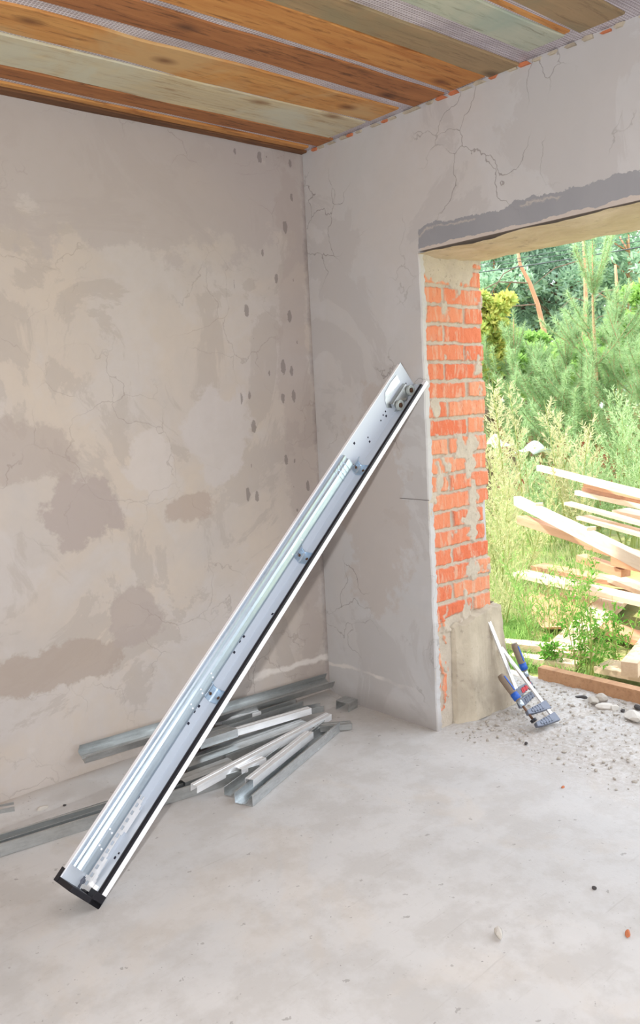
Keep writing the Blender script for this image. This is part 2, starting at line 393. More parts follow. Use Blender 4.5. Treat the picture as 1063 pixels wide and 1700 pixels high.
m_iron = simple('clamp_iron', srgb(116, 122, 137), .45, .3, .25, 60)
m_handle = simple('clamp_handle_wood', srgb(140, 124, 108), .6, 0, .35, 60)
m_blue = simple('clamp_blue_paint', srgb(30, 92, 190), .45, 0, .2, 50)
m_red = simple('clamp_red_paint', srgb(190, 50, 60), .5)
m_stone = simple('rubble_stone', srgb(186, 178, 168), .95, 0, .3, 25)
m_stone2 = simple('rubble_pale', srgb(206, 200, 192), .95, 0, .2, 25)
m_chip = simple('brick_chip', srgb(206, 124, 84), .9, 0, .3, 60)
m_dark = simple('dark_debris', srgb(70, 66, 66), .9)
m_cable = simple('cable_black', srgb(60, 66, 70), .7)
m_sheet = simple('plastic_sheet', srgb(225, 230, 236), .4, 0, .15, 6)
m_fence = simple('fence_brown', srgb(170, 96, 70), .8, 0, .3, 8)

def m_brickface():
    t = NT('brick_reveal'); c = t.coord(); at = t.n('Attribute'); at.attribute_name = 'bmask'; at2 = t.n('Attribute'); at2.attribute_name = 'bid'
    fac = at.outputs['Fac']; bid = at2.outputs['Fac']
    b1 = t.mix(bid, srgb(208, 110, 76), srgb(218, 146, 110))
    sm = t.noise(t.coord(scale=(1, 1, .22)), 34, 5, .7, .5)
    b1 = t.mix(t.math('MULTIPLY', t.ramp(sm, [(.50, 0), (.62, 1)]), .7), b1, srgb(206, 170, 146))
    b1 = t.mix(t.math('MULTIPLY', t.ramp(t.noise(t.coord(scale=(1,1,.3)), 60, 4, .7), [(.30, 1), (.42, 0)]), .5), b1, srgb(176, 70, 44))
    mo = t.mix(t.noise(c, 16, 6, .7), srgb(160, 148, 136), srgb(208, 196, 178))
    mo = t.mix(t.math('MULTIPLY', t.ramp(t.noise(c, 50, 4, .7), [(.6, 0), (.72, 1)]), .5), mo, srgb(110, 98, 88))
    t.bump(t.math('ADD', t.noise(c, 60, 5, .7), t.noise(c, 200, 3, .7)), .5, .004)
    return t.fin(t.mix(fac, mo, b1), .95)
m_brk = m_brickface()
def m_conc():
    t = NT('rough_concrete'); c = t.coord(); n = t.noise(c, 4, 7, .65, .5); n2 = t.noise(c, 40, 5, .7)
    st_ = t.noise(t.coord(scale=(1, 1, .25)), 9, 5, .6, .6)
    col = t.mix(t.ramp(n, [(.35, 0), (.65, 1)]), srgb(198, 186, 166), srgb(170, 158, 140)); col = t.mix(t.math('MULTIPLY', t.ramp(st_, [(.5, 0), (.64, 1)]), .45), col, srgb(136, 124, 110))
    col = t.mix(t.math('MULTIPLY', t.ramp(n2, [(.6, 0), (.7, 1)]), .4), col, srgb(120, 110, 98))
    t.bump(t.math('ADD', n, t.math('MULTIPLY', n2, .5)), .6, .008); return t.fin(col, .95)
m_con = m_conc()
def leafm(name, a, b, tr=.35, sat=None):
    t = NT(name); g = t.n('NewGeometry'); n = t.noise(t.coord(), 1.3, 3)
    f = t.math('ADD', t.math('MULTIPLY', g.outputs['Random Per Island'], .7), t.math('MULTIPLY', n, .3))
    col = t.mix(f, a, b)
    df = t.n('BsdfDiffuse'); tl = t.n('BsdfTranslucent'); mx = t.n('MixShader'); mx.inputs[0].default_value = tr
    t.l(col, df.inputs[0]); t.l(col, tl.inputs[0]); t.l(df.outputs[0], mx.inputs[1]); t.l(tl.outputs[0], mx.inputs[2])
    t.l(mx.outputs[0], t.out.inputs[0]); return t.m
l_grass = leafm('grass_blades', srgb(150, 174, 116), srgb(212, 202, 156))
l_grass2 = leafm('grass_fresh', srgb(120, 168, 90), srgb(172, 200, 120))
l_pine = leafm('pine_needles', srgb(138, 172, 122), srgb(186, 208, 158), .45)
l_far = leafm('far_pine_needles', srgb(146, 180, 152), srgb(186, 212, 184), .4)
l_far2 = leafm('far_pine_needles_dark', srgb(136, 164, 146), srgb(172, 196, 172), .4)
l_ylw = leafm('yellow_leaves', srgb(160, 192, 104), srgb(228, 214, 124))
l_lime = leafm('lime_leaves', srgb(132, 176, 96), srgb(180, 210, 122))
l_fea = leafm('feathery_green', srgb(156, 188, 134), srgb(198, 212, 168))
l_dry = leafm('dry_feathery', srgb(186, 194, 144), srgb(214, 200, 166))
l_weed = leafm('weed_leaves', srgb(76, 140, 56), srgb(130, 180, 80))
m_stem = simple('stem_green', srgb(150, 160, 90), .8)
m_bark = simple('pine_bark', srgb(196, 146, 112), .9, 0, .3, 9)
m_barkd = simple('dark_bark', srgb(120, 98, 84), .9, 0, .3, 9)
def m_ground():
    t = NT('yard_soil'); c = t.coord(); n = t.noise(c, 3, 6, .65); n2 = t.noise(c, 20, 5, .7)
    col = t.mix(t.ramp(n, [(.4, 0), (.6, 1)]), srgb(150, 150, 92), srgb(120, 150, 74)); col = t.mix(t.math('MULTIPLY', n2, .5), col, srgb(170, 140, 110))
    t.bump(n2, .8, .03); return t.fin(col, 1.0)
m_gnd = m_ground()

# ------------------------------------------------------------------ structure
H = 2.5; YJ = -.675; TH = .39; ZO = 1.95
b = MB(); b.box(-6.5, 0.0, 0, .39, -.1, 2.9); wl = b.build('wall_left', m_wl, kind='structure')
b = MB()
b.box(0, TH, YJ+.022, .39, -.1, 2.9); b.box(0, TH, -3.6, YJ+.022, ZO+.012, 2.9); b.box(0, TH, -6.5, -3.6, -.1, 2.9)
wr = b.build('wall_right', m_wr, kind='structure')
b = MB(); b.box(-5.6, -5.2, -6.5, 0, -.1, 2.9)
wb = b.build('wall_back', m_wl, kind='structure')  # unseen wall, added to cut the sky light reaching the room
b = MB()
for (x0, x1, z0, z1) in ((-5.2, -4.3, 0, 2.5), (-4.3, -1.3, 2.15, 2.5), (-1.3, 0, 0, 2.5)): b.box(x0, x1, -6.5, -6.1, z0-.05, z1+.05)
b.build('wall_near', m_wl, kind='structure')  # unseen wall with an opening, added to limit sky light inside
# wall_right front strip beside the reveal (plaster edge)
yy = np.linspace(0, 1, 200)
b = MB()
pts = [];
zs = np.linspace(0, ZO+.012, 160)
ed = YJ-.001+.012*(fbm(zs*9, zs*0+.5, 4, 5)-.5)
for i, z in enumerate(zs): pts.append((z, ed[i]))
vs = []; 
for z, e in pts: vs += [(-.002, YJ+.03, z), (-.002, e+.004, z), (.004, e, z), (.022+.012*random.random(), e+.001, z), (.022, YJ+.03, z)]
fs = []
for i in range(len(pts)-1):
    for k in range(4): fs.append((i*5+k, (i+1)*5+k, (i+1)*5+k+1, i*5+k+1))
b.add(vs, fs); b.build('plaster_edge', m_wr, wr)
# lintel soffit
nx, ny = 30, 200
X, Y = np.meshgrid(np.linspace(-.003, .405, nx), np.linspace(-3.6, YJ+.03, ny))
edge = np.clip((X-.33)/.07, 0, 1)
Zs = ZO + .022*(fbm(X*9, Y*6, 4, 2)-.5) + edge*.012*(fbm(X*30, Y*14, 3, 8)) - np.where(X > .3, .0, 0)
X2 = X + edge*.03*(fbm(Y*8, X*0, 4, 3)-.5)
V = np.stack([X2, Y, Zs], -1).reshape(-1, 3)
V = np.concatenate([V, V[nx-1::nx] + np.array([0, 0, .10])])      # outer upstand
F = [(j*nx+i, j*nx+i+1, (j+1)*nx+i+1, (j+1)*nx+i) for j in range(ny-1) for i in range(nx-1)]
o0 = nx*ny; F += [((j)*nx+nx-1, o0+j, o0+j+1, (j+1)*nx+nx-1) for j in range(ny-1)]
npmesh('soffit_plaster', V, F, m_sof, wr, smooth=True)

# brick reveal: a modelled relief of courses, headers, stretchers and mortar, turning round the outer corner
du = .0026; nu = int(.47/du); nz_ = int(2.0/du)
U, Z = np.meshgrid(np.arange(nu)*du, np.arange(nz_)*du)
PITCH = .0768; z0 = .452
Zw = Z + .010*(fbm(U*7, Z*5, 3, 21)-.5) + .06*(U-.2)*0
ci = np.floor((Zw-z0)/PITCH).astype(int); cz = (Zw-z0)-ci*PITCH
par = (ci % 2 == 0)
jog = ((ci*7919) % 13)/13*.016
split = np.where(par, .262, .135) + jog
gapj = .007
inb1 = (U > .018+jog*.4) & (U < split-gapj); inb2 = (U > split+gapj) & (U < .5)
# signed distance to brick border (metres, positive inside)
dz = np.minimum(cz-.006, PITCH-.006-cz)
dx1 = np.minimum(U-(.018+jog*.4), split-gapj-U); dx2 = np.minimum(U-(split+gapj), .5-U)
dxx = np.where(U < split, dx1, dx2)
sd_ = np.minimum(dz, dxx) + .011*(fbm(U*55, Z*55, 3, 31)-.5)
mask = np.clip(sd_/.003, 0, 1)
bidr = ((ci*31+(U > split)*17) % 10)/10.0
depth = ((ci*53+(U > split)*29) % 7)/7*.007
# mortar smeared over the top courses and over patches
sm = fbm(U*14, Z*11, 4, 77); smv = np.clip((sm-.60+np.clip((Z-1.66)*.9, 0, .30))/.05, 0, 1)
mask = mask*(1-smv)
# lower zone: mostly concrete with odd brick scraps beside the plaster
low = np.clip((z0+.02-Z+.03*(fbm(U*12, Z*12, 3, 41)-.5))/.01, 0, 1)
scrap = np.clip((fbm(U*30, Z*16, 4, 51)-.55)/.03, 0, 1)*(U < .085)*(U > .02)*(Z > .08)
mask = mask*(1-low) + scrap*low
mask[(U < .02)] *= 0
hgt = mask*(.011-depth) + smv*.010*(1-mask) + .004*(fbm(U*40, Z*40, 4, 61)-.5) + .0016*(fbm(U*150, Z*150, 2, 62)-.5)
outer = .392 + .016*(fbm(Z*9, Z*0, 4, 71)-.5) + ((ci*97) % 5-2)*.0035 - np.where((Z > .75) & (Z < .93) , .034, 0)
UU = U.copy(); turn = U > outer
x = np.where(turn, outer + hgt*0+.002, U); y = np.where(turn, YJ+.012+(U-outer), YJ+.012-hgt)
y = np.where((U > outer-.008) & ~turn, y+.003, y)
V = np.stack([x, y, Z], -1).reshape(-1, 3)
jj, ii = np.meshgrid(np.arange(nz_-1), np.arange(nu-1), indexing='ij')
F = np.stack([jj*nu+ii, jj*nu+ii+1, (jj+1)*nu+ii+1, (jj+1)*nu+ii], -1).reshape(-1, 4)
br = npmesh('brick_reveal', V, F, m_brk, wr, smooth=True)
for nm, arr in (('bmask', mask), ('bid', bidr)):
    a = br.data.attributes.new(nm, 'FLOAT', 'POINT'); a.data.foreach_set('value', arr.astype(np.float32).ravel())
# concrete patch at the foot, flaring outwards
n1, n2 = 60, 90
P, Q = np.meshgrid(np.linspace(0, 1, n1), np.linspace(0, 1, n2))
ztop = .425+.05*np.clip(P*1.5-.1, 0, 1)+.02*(fbm(P*9, P*0, 3, 4)-.5)
Zc = Q*ztop; flare = (1-Q)**1.4
x0c = .115+.02*(fbm(Q*7, P*0, 3, 6)-.5); x1c = .425+.085*flare+.03*(fbm(Q*6, P*0, 3, 9)-.5)
Xc = x0c+(x1c-x0c)*P
th = .020+.012*fbm(Xc*8, Zc*8, 4, 12)+.018*flare
th = th*np.clip(P/.25, 0.12, 1)
yc = YJ-th; yc = np.where((P < .02) | (Q > .985), YJ+.01, yc)
yc = np.where(P > .97, YJ+.25, yc); Xc = np.where(P > .97, x1c, Xc)
V = np.stack([Xc, yc, Zc], -1).reshape(-1, 3)
jj, ii = np.meshgrid(np.arange(n2-1), np.arange(n1-1), indexing='ij')
F = np.stack([jj*n1+ii, jj*n1+ii+1, (jj+1)*n1+ii+1, (jj+1)*n1+ii], -1).reshape(-1, 4)
npmesh('concrete_patch', V, F, m_con, wr, smooth=True)

# floor: fine relief inside, rougher towards the opening
nx, ny = 260, 300
gx = np.concatenate([np.linspace(-6.5, -2.2, 20), np.linspace(-2.1, .85, nx-20)]); gy = np.concatenate([np.linspace(-6.5, -2.6, 20), np.linspace(-2.55, .1, ny-20)])
X, Y = np.meshgrid(gx, gy)
rb = np.clip((X+.05)/.35, 0, 1)
Zf = .003*(fbm(X*3, Y*3, 4, 1)-.5) + rb*(.020*(fbm(X*9, Y*9, 5, 2)-.5)+.010*(fbm(X*45, Y*45, 3, 3)-.5))
Zf += np.where((Y > -.12) & (X < .02), .03*np.clip((Y+.10+.05*fbm(X*8, Y*8, 3, 14))/.12, 0, 1), 0)
V = np.stack([X, Y, Zf], -1).reshape(-1, 3)
jj, ii = np.meshgrid(np.arange(ny-1), np.arange(nx-1), indexing='ij')
F = np.stack([jj*nx+ii, jj*nx+ii+1, (jj+1)*nx+ii+1, (jj+1)*nx+ii], -1).reshape(-1, 4)
fl = npmesh('floor', V, F, m_fl, smooth=True); fl['kind'] = 'structure'
# yard ground
X, Y = np.meshgrid(np.linspace(.84, 60, 120), np.linspace(-20, 60, 140))
Zg = -.03 + .05*(fbm(X*.8, Y*.8, 4, 5)-.5)
V = np.stack([X, Y, Zg], -1).reshape(-1, 3); nx, ny = 120, 140
jj, ii = np.meshgrid(np.arange(ny-1), np.arange(nx-1), indexing='ij')
F = np.stack([jj*nx+ii, jj*nx+ii+1, (jj+1)*nx+ii+1, (jj+1)*nx+ii], -1).reshape(-1, 4)
g = npmesh('ground', V, F, m_gnd, smooth=True); g['kind'] = 'structure'
# ceiling film, and an unseen slab added above it to block light
nx, ny = 40, 260
X, Y = np.meshgrid(np.linspace(-6.4, .02, nx), np.linspace(-6.4, .02, ny))
Zc = 2.5115 + .006*(fbm(X*1.2, Y*9, 3, 8)-.5)
V = np.stack([X, Y, Zc], -1).reshape(-1, 3)
jj, ii = np.meshgrid(np.arange(ny-1), np.arange(nx-1), indexing='ij')
F = np.stack([jj*nx+ii, (jj+1)*nx+ii, (jj+1)*nx+ii+1, jj*nx+ii+1], -1).reshape(-1, 4)
ce = npmesh('ceiling', V, F, m_film, smooth=True); ce['kind'] = 'structure'
b = MB(); b.box(-6.5, .39, -6.5, .39, 2.56, 2.62); b.build('light_block_slab', w_gr, ce)  # unseen slab, added only to keep light from coming through above
# orange foam/brick line along the wall head
b = MB()
for k in range(34):
    y = -.05-k*.062-random.random()*.03; hh_ = random.uniform(.006, .014)
    rb_ = [(y-random.uniform(.015, .05), 2.497), (y, 2.4975), (y+.008, 2.499+hh_*.4), (y-.004, 2.498+hh_), (y-.03, 2.499+hh_*.8)]
    b.prism(rb_, -.009, .01, 1 if random.random() < .45 else 0, axis='x')
b.build('wall_head_mortar', [m_con, m_chip], wr)

b = MB(); b.tube([on(664, 827, 0, -.004), on(690, 829, 0, -.006), on(713, 831, 0, -.004)], .0011, 5); b.build('crack_line', simple('crack_dark', srgb(80, 72, 70), .6), wr)  # thin dark tube standing in for a crack line in the plaster
# ------------------------------------------------------------------ ceiling boards
def board(name_label, y0, y1, x1, mat, z=2.502, th=.024, seed=0, wav=.006, x0=-6.3, slope=0.0):
    wav *= 1.5
    n = 130; rs = np.random.default_rng(seed)
    xs = np.linspace(x0, x1, n)
    e0 = y0 + wav*2*(fbm(xs*1.7, xs*0, 4, seed)-.5) + slope*(xs); e1 = y1 + wav*2*(fbm(xs*1.7+30, xs*0, 4, seed+5)-.5)
    zz = z + .004*(fbm(xs*.8, xs*0, 3, seed+9)-.5)
    vs = []; fs = []
    cap = np.zeros(n)
    for i in range(n):
        r = .012 if i < n-1 else .018
        vs += [(xs[i], e0[i]+.003, zz[i]), (xs[i], e1[i]-.003, zz[i]), (xs[i], e1[i], zz[i]+.004), (xs[i], e1[i], zz[i]+th), (xs[i], e0[i], zz[i]+th), (xs[i], e0[i], zz[i]+.004)]
    for i in range(n-1):
        for k in range(6): fs.append((i*6+k, (i+1)*6+k, (i+1)*6+(k+1)%6, i*6+(k+1)%6))
    fs += [tuple(range(6)), tuple((n-1)*6+k for k in range(5, -1, -1))]
    m = MB(); m.add(vs, fs); o = m.build('ceiling_board', mat)
    return tag(o, name_label, 'board', 'rough boards nailed across the ceiling')
bd = [
 ('dark bark-edged brown strip of board tight against the left wall head', -.050, .0, -.01, w_dk, 2.500, .016, .010),
 ('narrow orange ceiling board next to the dark strip over the left wall', -.100, -.062, -.045, w_or, 2.502, .016, .004),
 ('brown-orange ceiling board third out from the left wall, mesh gap on one side', -.228, -.128, -.02, w_br, 2.504, .016, .008),
 ('pale weathered whitish ceiling board between two orange ones near the corner', -.455, -.232, -.05, w_pa, 2.505, .016, .012),
 ('broad light amber ceiling board with small dark knots beside the pale board', -.640, -.462, -.05, w_or2, 2.504, .016, .022),
 ('reddish-brown ceiling board between the lavender gap and the dark wavy gap', -.852, -.700, -.02, w_br, 2.504, .016, .012),
 ('brightest orange wide ceiling board ending above the opening corner', -1.045, -.885, -.03, w_or, 2.503, .016, .008),
 ('grey-brown mottled ceiling board with a dark stained end beside the orange one', -1.176, -1.052, -.01, w_gr, 2.504, .016, .008),
 ('grey-green pale ceiling board with faded grain beyond the wide mesh gap', -1.398, -1.262, -.08, w_gn, 2.504, .016, .008),
 ('thin orange ceiling lath between the grey-green and the grey board', -1.430, -1.408, -.09, w_or, 2.506, .016, .003),
 ('greyish brown ceiling board furthest right at the top edge of the photo', -1.602, -1.446, -.06, w_gr, 2.504, .016, .008),
 ('orange ceiling board nearest the camera above the opening', -1.88, -1.70, -.05, w_or2, 2.504, .016, .008)]
for i, (lb, y0, y1, x1, mt, z, th, wv) in enumerate(bd):
    board(lb, y0, y1, x1, mt, z, th, seed=100+i*7, wav=wv)

# ------------------------------------------------------------------ leaning white door track profile
B0 = Vector((-1.602, -.737, 0.0015)); A_ = Vector((.74136, .05335, .66899)); W_ = Vector((.07178, -.99742, 0)); N_ = Vector((-.66726, -.04802, .74328)); LR = 2.155
root = empty('door_track_frame', 'long white folded-steel door track leaning from the floor up to the right wall', 'door track', B0)
root.rotation_euler = Matrix((A_, -W_, N_)).transposed().to_euler()
def P_(a, w, n): return Vector((a, -w, n))
TR = Matrix(((1,0,0,0),(0,-1,0,0),(0,0,1,0),(0,0,0,1)))     # (a,w,n) -> local
b = MB(); b.sheet([(-.006, .113), (.0, .115), (.0, .0), (.070, .0)], .012, LR, .0012, T=TR); pf = b.build('side_panel', m_white, root)
b = MB(); b.box(.012, LR-.01, -.008, .0025, .1135, .1165, T=TR); b.build('front_lip', m_whiteedge, root)
b = MB(); b.sheet([(.062, .008), (.060, .014), (.062, .021), (.067, .0225), (.072, .020), (.0735, .0125)], .014, LR-.03, .001, T=TR); b.build('rubber_seal', m_black, root)
b = MB(); b.sheet([(.0605, .0008), (.0605, .0130), (.0745, .0130), (.0750, -.001), (.073, -.001)], .014, LR, .0011, T=TR); b.build('outer_lip', m_whiteedge, root)
# galvanised roller track
sec = [(.003, .050), (.021, .050), (.0245, .053), (.0255, .060), (.0255, .078), (.0235, .0865), (.0185, .092), (.0165, .0965), (.0170, .104), (.013, .108), (.004, .108)]
b = MB(); b.sheet(sec, .055, 1.655, .0014, T=TR); tr = b.build('roller_track', m_zinc, root)
# joggled splice rings at the top end of the track
b = MB()
for k in range(4): b.sheet([(y+.0015, z) for y, z in sec[1:-2]], 1.575+k*.018, 1.583+k*.018, .0014, T=TR)
b.build('track_collar', m_zinc, tr)
# rivets on the track
for a in (1.22, 1.285, .655, .715, .60, 1.60, .18, .13):
    b = MB()
    for n_ in (.066, .080): b.ring(P_(a+(n_-.07)*.4, .0262, n_), (0, 1, 0), .0005, .003, .0018, 8)
    b.build('rivet', m_whiteedge, tr)
# cranked brackets
for a in (1.675, 1.25, .678):
    b = MB()
    hw = .024
    path = [(.0255, .052), (.0165, .046), (.006, .030), (.0035, .010), (.008, .0045), (.022, .0032), (.055, .0032)]
    T2 = TR @ Matrix.Translation((a, 0, 0))
    b.sheet(path, -hw, hw, .0016, T=T2)
    b.sheet([(y+.0016, z+.003) for y, z in path], -hw, -hw+.003, .002, T=T2); b.sheet([(y+.0016, z+.003) for y, z in path], hw-.003, hw, .002, T=T2)
    bk = b.build('bracket', m_zinc, root)
    for (w_, n_, ax) in ((.0052, .034, (0, 1, 0)), (.0052, .022, (0, 1, 0)), (.03, .0055, (0, 0, 1))):
        b = MB(); b.ring(P_(a-.003, w_+.003, n_), ax, .0, .0036, .004, 6); b.ring(P_(a-.003, w_+.0015, n_), ax, .0, .0055, .0012, 12); b.build('bolt', m_rod, bk)
# small punched holes in the panel
b = MB()
def hole(a, n=None, w=None, r=.0042):
    if w is None: b.box(a-r, a+r, .0002, .0019, n-r, n+r, T=TR)
    else: b.box(a-r, a+r, w-r, w+r, .0002, .0019, T=TR)
for (a0) in (.83, .56):
    for da, n_ in ((0, .040), (.0, .028), (.022, .044), (.040, .034), (.055, .044), (.062, .030), (-.012, .044)):
        hole(a0+da, n_)
for a, n_, r in ((1.735, .088, .0045), (1.80, .030, .004), (1.805, .048, .003), (1.905, .040, .003), (1.93, .045, .003), (1.94, .03, .004), (1.95, .045, .003), (2.12, .035, .003)): hole(a, n_, r=r)
hole(1.01, w=.030); hole(.13, w=.02, r=.004); hole(.145, w=.024, r=.003)
b.build('punched_hole', m_hole, pf)
# perforated adjusting plate at the foot
b = MB()
prof_lo = [(.018, .004), (.05, .004), (.07, .010), (.11, .012), (.125, .022), (.19, .022), (.205, .008), (.27, .008), (.285, .020), (.30, .020), (.31, .026)]
top = .047
n_sl = 12
# strip built as bars around slots
z_lo = lambda a: np.interp(a, [p[0] for p in prof_lo], [p[1] for p in prof_lo])
edges = np.linspace(.018, .31, 2*n_sl+1)
for i in range(2*n_sl):
    a0, a1 = edges[i], edges[i+1]; lo = z_lo((a0+a1)/2)+.0
    if i % 2 == 0: b.box(a0, a1, .008, .0102, lo, top, T=TR)
    else: b.box(a0, a1, .008, .0102, lo, .022+.004, T=TR); b.box(a0, a1, .008, .0102, .036, top, T=TR)
b.box(.02, .045, .008, .03, .0005, .003, T=TR)
pp = b.build('perforated_plate', m_glare, root)
for a, n_ in ((.30, .050), (.035, .049)):
    b = MB(); b.tube([P_(a-.02, .012, n_), P_(a+.012, .012, n_+.002)], .0035, 8); b.ring(P_(a, .013, n_), (0,1,0), .003, .008, .004, 12); b.build('clip', m_iron, pp)
# black end cap
b = MB()
b.sheet([(-.010, .085), (-.010, .1195), (.0045, .1195)], -.002, .038, .002, T=TR)
b.box(-.002, .014, -.012, .078, -.003, .1195, T=TR)
b.box(-.002, .034, .050, .078, -.003, .040, T=TR); b.box(-.002, .02, .0, .03, .0, .03, T=TR)
b.build('end_cap', m_black, root, bevel=.0015)
# mechanism at the top end: cover plate and two pulleys
b = MB()
b.prism([(1.985, .030), (1.995, .060), (2.01, .068), (2.095, .068), (2.10, .1), (2.05, .104), (2.0, .100), (1.975, .075), (1.965, .05)][::-1], .0022, .0050, T=TR @ Matrix(((1,0,0,0),(0,0,1,0),(0,1,0,0),(0,0,0,1))))
b.build('cover_plate', m_gal, root)
b = MB(); b.sheet([(.005, .052), (.020, .050), (.022, .012), (.004, .010)], 1.985, 2.10, .0015, T=TR); b.box(2.03, 2.045, .005, .045, .020, .026, T=TR); b.box(2.0, 2.12, .018, .022, .006, .012, T=TR); b.build('pulley_cage', m_gal2, root)
for a, w_, n_ in ((2.005, .030, .024), (2.095, .030, .020)):
    b = MB(); b.ring(P_(a, w_, n_), (0, 1, 0), .012, .021, .010, 28); b.ring(P_(a, w_, n_), (0, 1, 0), .004, .021, .004, 28)
    pl = b.build('pulley', m_pul, root)
    b = MB(); b.ring(P_(a, w_, n_), (0, 1, 0), .0, .0095, .013, 16); b.build('axle', m_rod, pl)
b = MB(); b.tube([P_(2.13, .012, .012), P_(2.142, .022, .012), P_(2.142, .044, .006)], .0018, 6); b.build('wire', m_gal2, root)

# ------------------------------------------------------------------ galvanised studs heaped in the corner
GP = 'galvanised steel stud offcuts heaped in the corner'
def channel(label, p0, p1, w=.06, h=.027, roll=0, mat=None, lip=.006, group=GP, th=.0016, flare=False):
    """U/C channel: web centre line p0-p1, flanges point to local +z turned by roll degrees"""
    p0 = Vector(p0); p1 = Vector(p1); L = (p1-p0).length; ax = (p1-p0).normalized()
    up = Vector((0,0,1)); side = up.cross(ax).normalized(); up2 = ax.cross(side)
    r = math.radians(roll); s2 = side*math.cos(r)+up2*math.sin(r); u2 = -side*math.sin(r)+up2*math.cos(r)
    m = MB(); g_ = w*.12
    sec = [(-w/2+lip, h), (-w/2, h), (-w/2, 0), (-w/2+g_, 0), (-g_, 0), (-g_*.6, .0015), (g_*.6, .0015), (g_, 0), (w/2-g_, 0), (w/2, 0), (w/2, h), (w/2-lip, h)]
    if not lip: sec = sec[1:-1]
    m.sheet(sec, 0, L, th)
    o = m.build('steel_channel', mat or m_gal)
    o.matrix_world = Matrix.Translation(p0) @ Matrix((ax, s2, u2)).transposed().to_4x4()
    return tag(o, label, 'steel channel', group)
def cg(label, a, b_, **k): return channel(label, G(*a), G(*b_), **k)
# against the wall, lying tilted over the heap
channel('long open channel lying along the foot of the left wall, raised behind the heap', (-1.275, -.040, .112), (-.035, -.034, .078), w=.062, h=.034, roll=28, mat=m_gal2, lip=0)
# long one on the floor running off the left edge
cg('long wide channel on the floor running out of the left edge of the photo', (-60, 1432, .002), (424, 1281, .002), w=.075, h=.040, roll=0, mat=m_gal2, lip=.008)
cg('slim channel nested inside the long wide channel at the left edge', (-60, 1424, .012), (300, 1310, .012), w=.05, h=.030, roll=0, mat=m_gal, lip=0)
cg('short shadowed channel end against the wall at the far left edge of the floor', (-40, 1358, .012), (24, 1344, .012), w=.04, h=.02, roll=0, mat=m_gal2, lip=0)
cg('white-gleaming narrow channel upside down under the track, topmost left of the heap', (355, 1192, .095), (431, 1180, .075), w=.034, h=.027, roll=180, mat=m_glare, lip=0)
cg('dark narrow channel end behind the gleaming ones, close to the left wall', (375, 1212, .062), (497, 1172, .04), w=.045, h=.027, roll=0, mat=m_gal2, lip=0)
cg('brightest narrow channel lying upside down along the back of the heap', (372, 1215, .085), (514, 1174, .075), w=.030, h=.027, roll=180, mat=m_glare, lip=0)
cg('short dark channel stub under the tip of the brightest channel', (470, 1192, .028), (535, 1179, .028), w=.045, h=.027, roll=0, mat=m_gal2, lip=0)
cg('wide flat dull grey channel lying web up in the middle of the heap', (300, 1268, .045), (504, 1196, .045), w=.100, h=.035, roll=180, mat=m_gal2, lip=0)
cg('short wide light channel piece jutting from under the leaning track', (322, 1226, .092), (384, 1206, .092), w=.095, h=.033, roll=176, mat=m_gal, lip=0)
cg('bluish speckled channel end in the middle left of the heap', (300, 1294, .045), (386, 1262, .045), w=.065, h=.03, roll=182, mat=m_gal2, lip=0)
cg('dark open channel with a square-cut end beside the bluish speckled one', (370, 1262, .018), (452, 1231, .018), w=.045, h=.025, roll=0, mat=m_gal2, lip=0)
cg('long bright narrow channel crossing the whole heap from lower left to the corner', (322, 1303, .062), (546, 1184, .050), w=.032, h=.027, roll=184, mat=m_glare, lip=0)
cg('short gleaming channel cut piece in front of the long crossing channel', (396, 1275, .050), (437, 1256, .050), w=.034, h=.022, roll=180, mat=m_glare, lip=0)
cg('low grey channel parallel to the long wide one, running into the heap', (295, 1318, .004), (450, 1266, .004), w=.05, h=.027, roll=0, mat=m_gal, lip=0)
cg('bright-topped channel lying in the open channel at the front of the heap', (414, 1293, .052), (514, 1214, .048), w=.036, h=.027, roll=180, mat=m_glare, lip=0)
cg('slender open channel under the bright-topped one, dark inside', (383, 1322, .003), (530, 1212, .003), w=.055, h=.030, roll=0, mat=m_gal2, lip=.004)
cg('widest open channel at the front right edge of the heap', (405, 1336, .002), (552, 1212, .002), w=.075, h=.040, roll=0, mat=m_gal, lip=.006)
cg('short channel piece pointing right at the corner end of the heap', (518, 1204, .040), (583, 1199, .030), w=.035, h=.025, roll=185, mat=m_gal2, lip=0)
b = MB(); c = G(334, 1270, .0)
b.prism([(0, 0), (.10, .01), (.07, .07), (.01, .06)], 0, .05, T=Matrix.Translation(c+Vector((-.05, .0, 0))))
tag(b.build('plastic_wedge', m_dark), 'small black wedge half hidden behind the leaning track in the heap', 'wedge')
# hollow block lying in the corner
b = MB(); T = Matrix.Translation(G(576, 1176, 0)+Vector((0, .0, 0))) @ Matrix.Rotation(.2, 4, 'Z')
b.sheet([(-.032, 0), (-.034, .036), (.030, .040), (.034, 0)], -.035, .035, .003, T=T)
tag(b.build('metal_offcut', m_gal2), 'small dusty bent metal offcut lying in the very corner of the room', 'metal offcut')

